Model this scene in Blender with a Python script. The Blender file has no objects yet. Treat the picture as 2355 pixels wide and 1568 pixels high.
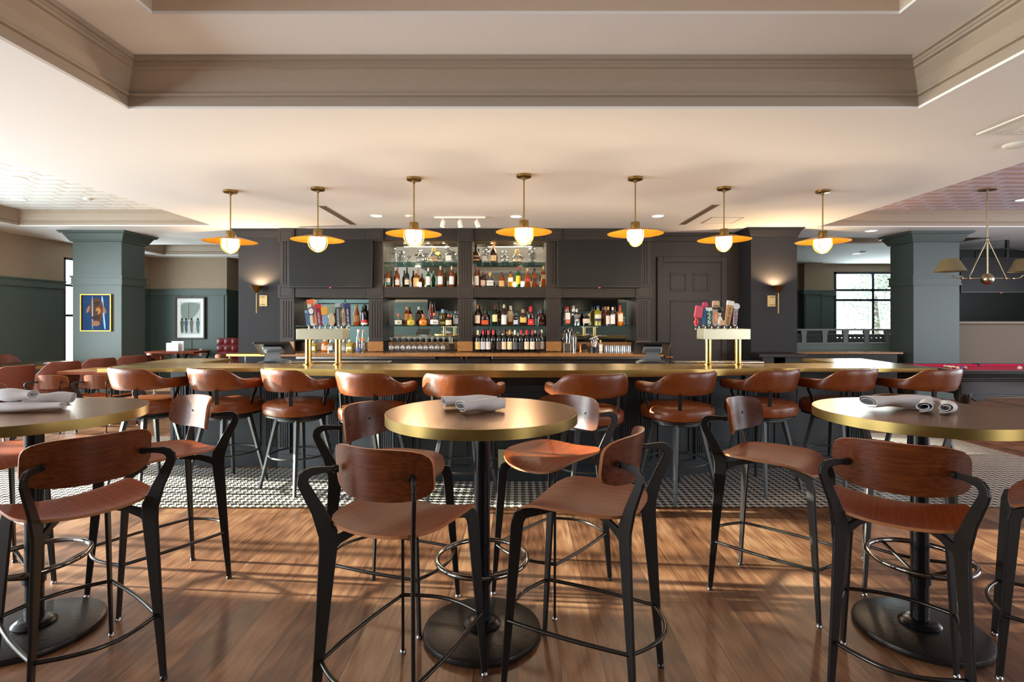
import bpy, bmesh, math, random
from mathutils import Vector, Matrix
random.seed(7)
S = bpy.context.scene
COL = S.collection
PI = math.pi
def rad(d): return d*PI/180
# ---------------------------------------------------------------- camera, world, sun, exposure
F = 1240.0
cam = bpy.data.cameras.new('camera'); camo = bpy.data.objects.new('camera', cam); COL.objects.link(camo)
cam.sensor_width = 36; cam.sensor_fit = 'HORIZONTAL'; cam.lens = F/2355*36
cam.shift_x = (1177.5-1190)/2355; cam.shift_y = -(784-738)/2355
camo.location = (0, 0, 1.5); camo.rotation_euler = (PI/2, 0, 0); cam.clip_start = .05
S.camera = camo
S.view_settings.view_transform = 'Standard'; S.view_settings.look = 'None'
S.view_settings.gamma = 1; S.view_settings.exposure = 0.93; S.view_settings.use_curve_mapping = False
W = bpy.data.worlds.new('world'); S.world = W; W.use_nodes = True
bg = W.node_tree.nodes['Background']; bg.inputs[0].default_value = (.80, .90, 1, 1); bg.inputs[1].default_value = 2.6
def light(name, typ, loc, rot, energy, color=(1,1,1), **kw):
    l = bpy.data.lights.new(name, typ); l.energy = energy; l.color = color
    for k, v in kw.items(): setattr(l, k, v)
    o = bpy.data.objects.new(name, l); COL.objects.link(o); o.location = loc; o.rotation_euler = rot
    return o
sun_dir = Vector((1, -.085, -.19)).normalized()
sun = light('sun', 'SUN', (-20, 3, 8), (0,0,0), 24, (1, .96, .86), angle=rad(.6))
sun.rotation_euler = sun_dir.to_track_quat('-Z', 'Y').to_euler()
# area lamps standing in for daylight at the left windows, the right windows and the windows behind the camera
light('left_window_daylight', 'AREA', (-10.3, 5.9, 1.65), (0, -PI/2, 0), 420, (.9,.95,1), shape='RECTANGLE', size=2.5, size_y=5)
light('added_left_fill', 'AREA', (-9.7, -.2, 1.65), (0, -PI/2, 0), 400, (.87,.94,1), shape='RECTANGLE', size=2.4, size_y=5.6)  # added fill lamp on the room side of the closed shades
light('rear_window_daylight_2', 'AREA', (8.5, -3.9, 1.6), (PI/2, 0, 0), 150, (.97,.98,1), shape='RECTANGLE', size=5, size_y=2.4)
light('right_window_daylight', 'AREA', (12.9, 4, 1.6), (0, PI/2, 0), 240, (.84,.9,1), shape='RECTANGLE', size=2.4, size_y=9)
light('far_left_window_daylight', 'AREA', (-10.2, 12.4, 1.7), (0, -PI/2, 0), 90, (.9,.95,1), shape='RECTANGLE', size=2.2, size_y=1.4)
light('far_right_window_daylight', 'AREA', (10.7, 16.7, 1.9), (-PI/2, 0, 0), 130, (.8,.9,1), shape='RECTANGLE', size=2.6, size_y=2)

# ---------------------------------------------------------------- materials
def lin(c):
    if isinstance(c, str):
        c = [int(c[i:i+2], 16)/255 for i in (0,2,4)]
    return tuple([(x/12.92 if x <= .04045 else ((x+.055)/1.055)**2.4) for x in c]) + (1,)
MC = {}
def mat(name, col, rough=.5, metal=0, noise=0, nscale=20, bump=0, spec=None, trans=0, emis=0, ecol=None, coat=0, stretch=None, ior=None):
    if name in MC: return MC[name]
    m = bpy.data.materials.new(name); m.use_nodes = True; nt = m.node_tree; b = nt.nodes['Principled BSDF']
    c = lin(col); b.inputs['Base Color'].default_value = c
    b.inputs['Roughness'].default_value = rough; b.inputs['Metallic'].default_value = metal
    if spec is not None: b.inputs['Specular IOR Level'].default_value = spec
    if trans: b.inputs['Transmission Weight'].default_value = trans
    if ior: b.inputs['IOR'].default_value = ior
    if coat: b.inputs['Coat Weight'].default_value = coat; b.inputs['Coat Roughness'].default_value = .08
    if emis: b.inputs['Emission Color'].default_value = lin(ecol or col); b.inputs['Emission Strength'].default_value = emis
    tc = nt.nodes.new('ShaderNodeTexCoord'); mp = nt.nodes.new('ShaderNodeMapping'); nt.links.new(tc.outputs['Object'], mp.inputs[0])
    if stretch: mp.inputs['Scale'].default_value = stretch
    n = nt.nodes.new('ShaderNodeTexNoise'); n.inputs['Scale'].default_value = nscale; n.inputs['Detail'].default_value = 4
    nt.links.new(mp.outputs[0], n.inputs['Vector'])
    mx = nt.nodes.new('ShaderNodeMix'); mx.data_type = 'RGBA'
    k = noise if noise else .03
    mx.inputs[6].default_value = tuple([max(0, x*(1-k)) for x in c[:3]])+(1,); mx.inputs[7].default_value = tuple([min(1, x*(1+k)) for x in c[:3]])+(1,)
    nt.links.new(n.outputs['Fac'], mx.inputs[0]); nt.links.new(mx.outputs[2], b.inputs['Base Color'])
    if bump:
        bp = nt.nodes.new('ShaderNodeBump'); bp.inputs['Strength'].default_value = bump; bp.inputs['Distance'].default_value = .01
        nt.links.new(n.outputs['Fac'], bp.inputs['Height']); nt.links.new(bp.outputs[0], b.inputs['Normal'])
    MC[name] = m; return m
def newmat(name):
    m = bpy.data.materials.new(name); m.use_nodes = True; MC[name] = m
    return m, m.node_tree, m.node_tree.nodes['Principled BSDF'], m.node_tree.nodes, m.node_tree.links
def math_node(nt, op, a, b=None):
    n = nt.nodes.new('ShaderNodeMath'); n.operation = op
    for i, v in enumerate((a, b)):
        if v is None: continue
        if isinstance(v, (int, float)): n.inputs[i].default_value = v
        else: nt.links.new(v, n.inputs[i])
    return n.outputs[0]
def ramp(nt, fac, stops):
    r = nt.nodes.new('ShaderNodeValToRGB'); e = r.color_ramp.elements
    e[0].position = stops[0][0]; e[0].color = lin(stops[0][1]); e[1].position = stops[-1][0]; e[1].color = lin(stops[-1][1])
    for p, c in stops[1:-1]:
        x = e.new(p); x.color = lin(c)
    nt.links.new(fac, r.inputs[0]); return r.outputs[0]
def wood(name, c1, c2, c3, sc=(14, 1, 14), rough=.42, coat=.0):
    m, nt, b, N, L = newmat(name)
    tc = N.new('ShaderNodeTexCoord'); mp = N.new('ShaderNodeMapping'); L.new(tc.outputs['Object'], mp.inputs[0]); mp.inputs['Scale'].default_value = sc
    n = N.new('ShaderNodeTexNoise'); n.inputs['Scale'].default_value = 1.6; n.inputs['Detail'].default_value = 5; n.inputs['Distortion'].default_value = .1
    L.new(mp.outputs[0], n.inputs['Vector'])
    n2 = N.new('ShaderNodeTexNoise'); n2.inputs['Scale'].default_value = 9; n2.inputs['Detail'].default_value = 3; L.new(mp.outputs[0], n2.inputs['Vector'])
    f = math_node(nt, 'ADD', math_node(nt, 'MULTIPLY', n.outputs['Fac'], .75), math_node(nt, 'MULTIPLY', n2.outputs['Fac'], .25))
    L.new(ramp(nt, f, [(.36, c1), (.5, c2), (.64, c3)]), b.inputs['Base Color'])
    b.inputs['Roughness'].default_value = rough; b.inputs['Specular IOR Level'].default_value = .22; b.inputs['Coat Weight'].default_value = coat; b.inputs['Coat Roughness'].default_value = .28
    return m
def plank_floor():
    m, nt, b, N, L = newmat('oak_planks')
    tc = N.new('ShaderNodeTexCoord'); mp = N.new('ShaderNodeMapping'); L.new(tc.outputs['Object'], mp.inputs[0]); mp.inputs['Rotation'].default_value = (0,0,PI/2)
    br = N.new('ShaderNodeTexBrick'); L.new(mp.outputs[0], br.inputs[0]); br.inputs['Scale'].default_value = 1
    br.inputs['Brick Width'].default_value = 2.1; br.inputs['Row Height'].default_value = .187; br.inputs['Mortar Size'].default_value = .0018; br.inputs['Bias'].default_value = 0
    br.inputs['Color1'].default_value = (0,0,0,1); br.inputs['Color2'].default_value = (1,1,1,1); br.inputs['Mortar'].default_value = (.5,.5,.5,1); br.offset = .37
    g = N.new('ShaderNodeMapping'); L.new(tc.outputs['Object'], g.inputs[0]); g.inputs['Scale'].default_value = (20, 1.3, 1)
    # shift the grain from plank to plank
    vadd = N.new('ShaderNodeVectorMath'); vadd.operation = 'ADD'; L.new(g.outputs[0], vadd.inputs[0])
    sc = N.new('ShaderNodeVectorMath'); sc.operation = 'SCALE'; L.new(br.outputs['Color'], sc.inputs[0]); sc.inputs['Scale'].default_value = 17; L.new(sc.outputs[0], vadd.inputs[1])
    n = N.new('ShaderNodeTexNoise'); n.inputs['Scale'].default_value = 1.5; n.inputs['Detail'].default_value = 9; n.inputs['Roughness'].default_value = .66; n.inputs['Distortion'].default_value = .9; L.new(vadd.outputs[0], n.inputs['Vector'])
    w = N.new('ShaderNodeTexWave'); w.wave_type = 'RINGS'; w.inputs['Scale'].default_value = 1.1; w.inputs['Distortion'].default_value = 5; w.inputs['Detail'].default_value = 3; L.new(vadd.outputs[0], w.inputs['Vector'])
    f = math_node(nt, 'ADD', math_node(nt, 'MULTIPLY', n.outputs['Fac'], .62), math_node(nt, 'MULTIPLY', w.outputs['Fac'], .08))
    f = math_node(nt, 'ADD', f, math_node(nt, 'MULTIPLY', br.outputs['Color'], .26))
    c = ramp(nt, f, [(.26, '3a2216'), (.40, '603d27'), (.54, '80573b'), (.68, '987353'), (.82, 'b39474')])
    mx = N.new('ShaderNodeMix'); mx.data_type = 'RGBA'; L.new(br.outputs['Fac'], mx.inputs[0]); L.new(c, mx.inputs[6]); mx.inputs[7].default_value = lin('3a2416')
    L.new(mx.outputs[2], b.inputs['Base Color'])
    L.new(math_node(nt, 'ADD', math_node(nt, 'MULTIPLY', n.outputs['Fac'], .25), .27), b.inputs['Roughness'])
    return m
def houndstooth():
    m, nt, b, N, L = newmat('houndstooth_mosaic')
    tc = N.new('ShaderNodeTexCoord'); sp = N.new('ShaderNodeSeparateXYZ'); L.new(tc.outputs['Object'], sp.inputs[0])
    k = 8/.064
    x = math_node(nt, 'ADD', math_node(nt, 'MULTIPLY', sp.outputs[0], k), 8000); y = math_node(nt, 'ADD', math_node(nt, 'MULTIPLY', sp.outputs[1], k), 8000)
    a = math_node(nt, 'LESS_THAN', math_node(nt, 'MODULO', x, 8), 4)
    c = math_node(nt, 'LESS_THAN', math_node(nt, 'MODULO', y, 8), 4)
    t = math_node(nt, 'LESS_THAN', math_node(nt, 'MODULO', math_node(nt, 'ADD', x, y), 4), 2)
    r = math_node(nt, 'ADD', math_node(nt, 'MULTIPLY', t, a), math_node(nt, 'MULTIPLY', math_node(nt, 'SUBTRACT', 1, t), c))
    gx = math_node(nt, 'LESS_THAN', math_node(nt, 'MODULO', x, 4), .35); gy = math_node(nt, 'LESS_THAN', math_node(nt, 'MODULO', y, 4), .35)
    g = math_node(nt, 'MAXIMUM', gx, gy)
    mx = N.new('ShaderNodeMix'); mx.data_type = 'RGBA'; L.new(r, mx.inputs[0]); mx.inputs[6].default_value = lin('23201f'); mx.inputs[7].default_value = lin('d9d3c8')
    m2 = N.new('ShaderNodeMix'); m2.data_type = 'RGBA'; L.new(g, m2.inputs[0]); L.new(mx.outputs[2], m2.inputs[6]); m2.inputs[7].default_value = lin('6d6862')
    L.new(m2.outputs[2], b.inputs['Base Color']); b.inputs['Roughness'].default_value = .38
    return m
def tile_paper(name, c1, c2, bw, rh, mortar, msize=.004, rough=.7, bump=.0, squash=1):
    """wallpaper / panels with a fine brick-like pattern, works on x- and y-facing walls"""
    m, nt, b, N, L = newmat(name)
    tc = N.new('ShaderNodeTexCoord'); sp = N.new('ShaderNodeSeparateXYZ'); L.new(tc.outputs['Object'], sp.inputs[0])
    cb = N.new('ShaderNodeCombineXYZ'); L.new(math_node(nt, 'ADD', sp.outputs[0], sp.outputs[1]), cb.inputs[0]); L.new(sp.outputs[2], cb.inputs[1])
    br = N.new('ShaderNodeTexBrick'); L.new(cb.outputs[0], br.inputs[0]); br.inputs['Scale'].default_value = 1
    br.inputs['Brick Width'].default_value = bw; br.inputs['Row Height'].default_value = rh; br.inputs['Mortar Size'].default_value = msize; br.inputs['Mortar Smooth'].default_value = .4
    br.inputs['Color1'].default_value = lin(c1); br.inputs['Color2'].default_value = lin(c2); br.inputs['Mortar'].default_value = lin(mortar)
    L.new(br.outputs['Color'], b.inputs['Base Color']); b.inputs['Roughness'].default_value = rough
    return m
def glass_pane():
    m = bpy.data.materials.new('window_glass'); m.use_nodes = True; nt = m.node_tree; nt.nodes.clear()
    o = nt.nodes.new('ShaderNodeOutputMaterial'); t = nt.nodes.new('ShaderNodeBsdfTransparent'); g = nt.nodes.new('ShaderNodeBsdfGlossy'); g.inputs['Roughness'].default_value = .02
    x = nt.nodes.new('ShaderNodeMixShader'); x.inputs[0].default_value = .06; nt.links.new(t.outputs[0], x.inputs[1]); nt.links.new(g.outputs[0], x.inputs[2]); nt.links.new(x.outputs[0], o.inputs[0])
    t.inputs[0].default_value = (.95, .99, .97, 1); MC['window_glass'] = m; return m
def thin_glass(name, tint, fac):
    m = bpy.data.materials.new(name); m.use_nodes = True; nt = m.node_tree; nt.nodes.clear()
    o = nt.nodes.new('ShaderNodeOutputMaterial'); t = nt.nodes.new('ShaderNodeBsdfTransparent'); g = nt.nodes.new('ShaderNodeBsdfGlossy'); g.inputs['Roughness'].default_value = .05
    lw = nt.nodes.new('ShaderNodeLayerWeight'); lw.inputs[0].default_value = .45
    x = nt.nodes.new('ShaderNodeMixShader'); nt.links.new(math_node(nt, 'ADD', math_node(nt, 'MULTIPLY', lw.outputs['Facing'], .45), fac), x.inputs[0])
    nt.links.new(t.outputs[0], x.inputs[1]); nt.links.new(g.outputs[0], x.inputs[2]); nt.links.new(x.outputs[0], o.inputs[0])
    t.inputs[0].default_value = lin(tint); MC[name] = m; return m
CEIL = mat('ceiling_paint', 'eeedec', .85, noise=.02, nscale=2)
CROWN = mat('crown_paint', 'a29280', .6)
M_FLOOR = plank_floor(); M_TILE = houndstooth()
GREEN = mat('green_paint', '4f5e58', .5, noise=.05, nscale=3, stretch=(3,3,.6))
GREEN2 = mat('green_wood_panel', '48555280'[:6], .42, noise=.07, nscale=5, stretch=(5,5,.5), bump=.05)
PAPER = tile_paper('grid_wallpaper', '98856f', '9e8b74', .085, .035, 'b09c82', .0035)
CHAR = mat('charcoal_paint', '2e2724', .42, noise=.05, nscale=4, spec=.35)
CHAR2 = mat('charcoal_wall', '232226', .55, spec=.3, noise=.06, nscale=3)
BARF = mat('bar_front_paint', '2a3034', .4, spec=.4, noise=.05, nscale=3)
BRASS = mat('brushed_brass', '927645', .36, 1, noise=.12, nscale=5)
BRASSTOP = mat('brass_sheet', '9c6c32', .25, 1, noise=.16, nscale=2.2)
BARTOP = mat('bar_brass_sheet', 'b3975a', .26, 1, noise=.14, nscale=2)
BRASSEDGE = mat('brass_edge', 'ab9358', .36, 1, noise=.15, nscale=6)
BRASSPEND = mat('lamp_brass', 'dc9628', .36, .75, noise=.12, nscale=8)
NICKEL = mat('champagne_metal', 'b3a78a', .28, 1, noise=.05, nscale=9)
PALEMETAL = mat('pale_brass_sheet', 'dedabf', .4, 1, noise=.06, nscale=7)
STEEL = mat('stainless_steel', 'a9a6a0', .25, 1, noise=.05)
CHROME = mat('chrome', 'c8c8cc', .1, 1)
BLACKM = mat('black_powder_coat', '2b2725', .42, .55, noise=.05)
TUBE = mat('dark_steel_tube', '4a4744', .22, .9)
GREYM = mat('gunmetal_grey', '3c3e3e', .45, .4)
CASTI = mat('cast_iron_base', '25211f', .35, .5, noise=.5, nscale=60, bump=.15)
BLACKP = mat('black_pole', '14151a', .25, .3)
LEATHER = mat('tan_leather', '7e3d12', .36, noise=.3, nscale=22, bump=.25, coat=.1, spec=.5)
LEATHER2 = mat('dark_tan_leather', '74360f', .36, noise=.3, nscale=22, bump=.25, coat=.1, spec=.5)
TUBLEATHER = mat('brown_upholstery', '6c3524', .5, noise=.08, nscale=7)
RED = mat('red_tufted_leather', '6e1019', .3, noise=.1)
WOODC = wood('walnut_ply', '50230d', '602d12', '703918', (.8, 50, 60), .3, .45)
WOODS = wood('walnut_ply_seat', '692600', '7a3002', '8a3d08', (60, 1.0, 10), .5)
WOODT = wood('light_wood_top', '9a6a3c', 'b5844f', 'c79a64', (20, 2, 20), .3)
EDGEPLY = mat('ply_edge', 'a8693c', .5)
LINEN = mat('white_linen', 'dcd9dc', .85, noise=.04, nscale=40)
BLACKS = mat('black_screen', '232323', .35, spec=.15, noise=.04, nscale=2)
BLACK = mat('black_plastic', '101012', .35)
GRANITE = mat('brown_granite', '9a6f46', .18, noise=.75, nscale=55, coat=.3)
MIRROR = mat('mirror_glass', 'c8d0cc', .02, 1)
SHELFG = thin_glass('shelf_glass', 'c4dcd4', .06)
SHELFE = mat('green_glass_edge', '12403a', .15, trans=.2)
GLOBE = mat('opal_glass_lit', 'fff6e6', .3, emis=9, ecol='fff1dc')
LAMPW = mat('downlight_lens', 'ffffff', .4, emis=6, ecol='fff8ee')
WHITE = mat('white_plastic', 'e6e4de', .5)
FELT = mat('crimson_felt', 'c4124c', .85, noise=.05)
GLASSW = glass_pane()
CLEAR = thin_glass('clear_crystal', 'f2f5f5', .16)
# ---------------------------------------------------------------- mesh helpers
class MB:
    def __init__(s): s.bm = bmesh.new(); s.T = Matrix.Identity(4); s.mats = []; s.cur = 0
    def m(s, material):
        if material not in s.mats: s.mats.append(material)
        s.cur = s.mats.index(material); return s
    def v(s, p): return s.bm.verts.new(s.T @ Vector(p))
    def f(s, vs, smooth=False):
        try: fc = s.bm.faces.new(vs)
        except ValueError: return None
        fc.material_index = s.cur; fc.smooth = smooth; return fc
    def box(s, x0, x1, y0, y1, z0, z1):
        V = [s.v((x, y, z)) for z in (z0, z1) for y in (y0, y1) for x in (x0, x1)]
        for q in ((0,2,3,1), (4,5,7,6), (0,1,5,4), (2,6,7,3), (0,4,6,2), (1,3,7,5)): s.f([V[i] for i in q])
        return s
    def prism(s, poly, z0, z1):
        a = [s.v((p[0], p[1], z0)) for p in poly]; b = [s.v((p[0], p[1], z1)) for p in poly]; n = len(poly)
        s.f(a[::-1]); s.f(b)
        for i in range(n): s.f([a[i], a[(i+1)%n], b[(i+1)%n], b[i]])
        return s
    def prismY(s, poly, y0, y1):    # poly in x,z extruded along y
        a = [s.v((p[0], y0, p[1])) for p in poly]; b = [s.v((p[0], y1, p[1])) for p in poly]; n = len(poly)
        s.f(a); s.f(b[::-1])
        for i in range(n): s.f([a[i], b[i], b[(i+1)%n], a[(i+1)%n]])
        return s
    def rings(s, R, smooth=True, closed=False, cap=True):
        n = len(R[0]); VV = [[s.v(p) for p in r] for r in R]
        K = len(VV) if closed else len(VV)-1
        for k in range(K):
            A, B = VV[k], VV[(k+1) % len(VV)]
            for i in range(n): s.f([A[i], A[(i+1)%n], B[(i+1)%n], B[i]], smooth)
        if cap and not closed: s.f(VV[0][::-1]); s.f(VV[-1])
        return s
    def lathe(s, prof, c=(0,0,0), n=24, smooth=True, sq=2, sx=1, sy=1, rot=0):
        R = []
        for r, z in prof:
            ring = []
            for i in range(n):
                a = 2*PI*i/n+rot; ca, sa = math.cos(a), math.sin(a)
                if sq != 2:
                    k = (abs(ca)**sq+abs(sa)**sq)**(-1/sq); ca *= k; sa *= k
                ring.append((c[0]+max(r,.0002)*ca*sx, c[1]+max(r,.0002)*sa*sy, c[2]+z))
            R.append(ring)
        return s.rings(R, smooth)
    def tube(s, pts, r, n=10, closed=False, smooth=True):
        pts = [Vector(p) for p in pts]; R = []; N = len(pts); up = None
        for i, p in enumerate(pts):
            if closed: t = pts[(i+1)%N]-pts[i-1]
            else: t = pts[min(i+1,N-1)]-pts[max(i-1,0)]
            t.normalize()
            if up is None: up = Vector((0,0,1)) if abs(t.z) < .9 else Vector((1,0,0))
            side = t.cross(up); side.normalize(); up = side.cross(t); up.normalize()
            rr = r[i] if isinstance(r, (list, tuple)) else r
            R.append([p+side*math.cos(2*PI*k/n)*rr+up*math.sin(2*PI*k/n)*rr for k in range(n)])
        return s.rings(R, smooth, closed)
    def flat(s, pts, widths, th, nrm):
        """flat bar: pts lie in a plane whose normal is nrm; width in the plane, th across it"""
        pts = [Vector(p) for p in pts]; nrm = Vector(nrm).normalized(); R = []; N = len(pts)
        for i, p in enumerate(pts):
            t = (pts[min(i+1,N-1)]-pts[max(i-1,0)]).normalized(); w = t.cross(nrm).normalized()*widths[i]/2; h = nrm*th/2
            R.append([p-w-h, p+w-h, p+w+h, p-w+h])
        return s.rings(R, False)
    def grid(s, fn, nu, nv, th=0, nfn=None, smooth=True):
        """surface fn(u,v) (u,v in 0..1) with thickness th downwards along -normal"""
        P = [[Vector(fn(i/nu, j/nv)) for j in range(nv+1)] for i in range(nu+1)]
        def nor(i, j):
            a = P[min(i+1,nu)][j]-P[max(i-1,0)][j]; b = P[i][min(j+1,nv)]-P[i][max(j-1,0)]
            n = a.cross(b); return n.normalized() if n.length > 1e-9 else Vector((0,0,1))
        A = [[s.v(P[i][j]) for j in range(nv+1)] for i in range(nu+1)]
        B = [[s.v(P[i][j]-nor(i,j)*th) for j in range(nv+1)] for i in range(nu+1)]
        for i in range(nu):
            for j in range(nv):
                s.f([A[i][j], A[i+1][j], A[i+1][j+1], A[i][j+1]], smooth); s.f([B[i][j], B[i][j+1], B[i+1][j+1], B[i+1][j]], smooth)
        for i in range(nu):
            s.f([A[i][0], B[i][0], B[i+1][0], A[i+1][0]]); s.f([A[i][nv], A[i+1][nv], B[i+1][nv], B[i][nv]])
        for j in range(nv):
            s.f([A[0][j], A[0][j+1], B[0][j+1], B[0][j]]); s.f([A[nu][j], B[nu][j], B[nu][j+1], A[nu][j+1]])
        return s
    def sphere(s, c, r, n=16, m=10, sx=1, sy=1, sz=1):
        R = []
        for j in range(m+1):
            t = PI*j/m; rr = max(math.sin(t)*r, r*.01)
            R.append([(c[0]+rr*math.cos(2*PI*i/n)*sx, c[1]+rr*math.sin(2*PI*i/n)*sy, c[2]-math.cos(t)*r*sz) for i in range(n)])
        return s.rings(R)
    def build(s, name, material=None, parent=None, loc=None, bevel=0, sub=0, kind=None):
        bmesh.ops.recalc_face_normals(s.bm, faces=s.bm.faces[:])
        for e in s.bm.edges:
            if len(e.link_faces) == 2 and e.calc_face_angle(0) > .75: e.smooth = False
        me = bpy.data.meshes.new(name); s.bm.to_mesh(me); s.bm.free()
        if s.mats:
            for x in s.mats: me.materials.append(x)
        elif material: me.materials.append(material)
        o = bpy.data.objects.new(name, me); COL.objects.link(o)
        if parent: o.parent = parent
        if loc: o.location = loc
        if bevel:
            md = o.modifiers.new('bevel', 'BEVEL'); md.width = bevel; md.segments = 2; md.limit_method = 'ANGLE'; md.angle_limit = rad(40)
        if sub:
            md = o.modifiers.new('sub', 'SUBSURF'); md.levels = sub; md.render_levels = sub
        if kind: o['kind'] = kind
        return o
def tag(o, label, cat, group=None):
    o['label'] = label; o['category'] = cat
    if group: o['group'] = group
    return o
def empty(name, loc, rz=0, label=None, cat=None, group=None):
    o = bpy.data.objects.new(name, None); COL.objects.link(o); o.location = loc; o.rotation_euler = (0,0,rz); o.empty_display_size = .1
    if label: tag(o, label, cat, group)
    return o
def struct(name, mb, material=None, bevel=0): return mb.build(name, material, kind='structure', bevel=bevel)
def dup(root, loc, rz, label=None, group=None, scale=None):
    r = root.copy(); COL.objects.link(r); r.location = loc; r.rotation_euler = (0,0,rz)
    if label: r['label'] = label
    if group: r['group'] = group
    if scale: r.scale = scale
    for ch in list(root.children):
        c = ch.copy(); COL.objects.link(c); c.parent = r
        for g in list(ch.children):
            d = g.copy(); COL.objects.link(d); d.parent = c
    return r
def px(x, Y): return (x-1190)/F*Y
def pz(y, Y): return 1.5-(y-738)/F*Y
def text(body, size, material, parent, loc, rot, name='lettering', extrude=.001, align='CENTER', sx=1):
    cu = bpy.data.curves.new(name, 'FONT'); cu.body = body; cu.size = size; cu.align_x = align; cu.align_y = 'CENTER'; cu.extrude = extrude; cu.resolution_u = 2
    t = bpy.data.objects.new('tmp', cu); me = bpy.data.meshes.new_from_object(t); bpy.data.objects.remove(t)
    me.materials.clear(); me.materials.append(material)
    o = bpy.data.objects.new(name, me); COL.objects.link(o); o.parent = parent; o.location = loc; o.rotation_euler = rot; o.scale = (sx, 1, 1)
    return o
# ================================================================ SETTING
CZ = 3.2
struct('floor', MB().box(-9.8, 13, -4, 16.1, -.1, 0), M_FLOOR)
tp = [(-5.3,4.33), (5.55,4.33), (5.55,7.2), (3.3,7.2), (3.3,5.5), (-3.3,5.5), (-3.3,7.0), (-5.3,7.0)]
struct('floor', MB().prism(tp, 0.0005, .003), M_TILE)
struct('trim_1', MB().box(-5.3, 5.55, 4.312, 4.33, 0.0005, .005), mat('bronze_strip', '7a5230', .35, .8))
# ceiling with tray openings
holes = [(-3.12,3.21,-2.6,4.32), (-8.95,-5.43,.5,9.67), (5.43,12.3,.5,9.76), (-9.14,-5.5,12,13.96), (5.3,9.6,11,11.9)]
def ceil_cells(mb, X0, X1, Y0, Y1, holes, z0, z1):
    xs = sorted(set([X0, X1]+[h[0] for h in holes]+[h[1] for h in holes])); ys = sorted(set([Y0, Y1]+[h[2] for h in holes]+[h[3] for h in holes]))
    for i in range(len(xs)-1):
        for j in range(len(ys)-1):
            cx, cy = (xs[i]+xs[i+1])/2, (ys[j]+ys[j+1])/2
            if any(h[0] < cx < h[1] and h[2] < cy < h[3] for h in holes): continue
            mb.box(xs[i], xs[i+1], ys[j], ys[j+1], z0, z1)
mb = MB(); ceil_cells(mb, -9.8, 13, -4, 16.1, holes, CZ, CZ+.02); bmesh.ops.remove_doubles(mb.bm, verts=mb.bm.verts[:], dist=1e-5); struct('ceiling', mb, CEIL)
def tray(h, z, topmat, sidemat, crown, n, depth=.13):
    x0, x1, y0, y1 = h
    mb = MB(); mb.m(sidemat)
    t = .04
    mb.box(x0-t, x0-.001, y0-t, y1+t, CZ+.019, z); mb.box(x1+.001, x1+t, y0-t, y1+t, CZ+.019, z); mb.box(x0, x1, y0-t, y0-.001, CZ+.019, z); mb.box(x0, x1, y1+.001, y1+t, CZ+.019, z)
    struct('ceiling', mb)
    # crown moulding: stepped cove profile swept round the tray (d = distance from the wall, z)
    H = z-CZ
    prof = [(0, CZ+H*.27), (.028, CZ+H*.28), (.032, CZ+H*.30), (.03, CZ+H*.335), (.018, CZ+H*.34), (.03+depth*.2, CZ+H*.55), (.03+depth*.55, CZ+H*.72), (.03+depth*.6, CZ+H*.76), (.03+depth*.78, CZ+H*.77), (.03+depth*.78, CZ+H*.83), (.03+depth*.84, CZ+H*.84), (.03+depth*.84, CZ+H*.90), (.03+depth, CZ+H*.91), (.03+depth, z-.001), (0, z-.001)]
    mb = MB(); R = []
    for (cx, cy, sx, sy) in ((x0,y0,1,1), (x1,y0,-1,1), (x1,y1,-1,-1), (x0,y1,1,-1)):
        R.append([(cx+sx*d, cy+sy*d, zz) for d, zz in prof])
    mb.rings(R, False, closed=True); struct('trim_%d' % n, mb, crown)
mb = MB(); inner = (-2.44,2.55,-1.7,3.6)
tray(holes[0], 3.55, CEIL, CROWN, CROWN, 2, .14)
ceil_cells(mb, -3.16, 3.25, -2.64, 4.36, [inner], 3.55, 3.57)
x0,x1,y0,y1 = inner
mb.box(x0, x1, y0, y1, 3.9, 3.92); struct('ceiling', mb, CEIL)
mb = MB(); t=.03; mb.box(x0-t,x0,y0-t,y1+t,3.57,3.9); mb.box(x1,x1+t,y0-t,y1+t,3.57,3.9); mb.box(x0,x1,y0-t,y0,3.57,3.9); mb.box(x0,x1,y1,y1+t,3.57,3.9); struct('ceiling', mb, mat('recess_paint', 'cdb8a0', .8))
def relief_ceiling(name, c1, c2, ms=.05):
    """white tiles of hexagonal raised cells"""
    m, nt, b, N, L = newmat(name)
    tc = N.new('ShaderNodeTexCoord'); br = N.new('ShaderNodeTexBrick'); L.new(tc.outputs['Object'], br.inputs[0])
    br.inputs['Scale'].default_value = 1; br.inputs['Brick Width'].default_value = .46; br.inputs['Row Height'].default_value = .23; br.inputs['Mortar Size'].default_value = ms; br.inputs['Mortar Smooth'].default_value = 1
    br.inputs['Color1'].default_value = lin(c1); br.inputs['Color2'].default_value = lin(c1); br.inputs['Mortar'].default_value = lin(c2)
    L.new(br.outputs['Color'], b.inputs['Base Color']); b.inputs['Roughness'].default_value = .8
    bp = N.new('ShaderNodeBump'); bp.inputs['Strength'].default_value = .5; bp.inputs['Distance'].default_value = .015; bp.invert = True; L.new(br.outputs['Fac'], bp.inputs['Height']); L.new(bp.outputs[0], b.inputs['Normal'])
    return m
RELIEF = relief_ceiling('relief_ceiling_tile', 'e8e8e6', 'd8d4cc'); RELIEF2 = relief_ceiling('relief_ceiling_tile_right', 'cbb2ac', 'd8d2e4', .075)
for i, (h, z, tm) in enumerate(((holes[1],3.48,RELIEF), (holes[2],3.48,RELIEF2), (holes[3],3.48,RELIEF), (holes[4],3.48,CEIL))):
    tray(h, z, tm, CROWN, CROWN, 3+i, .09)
    struct('ceiling', MB().box(h[0]-.04, h[1]+.04, h[2]-.04, h[3]+.04, z, z+.02), tm)
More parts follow.
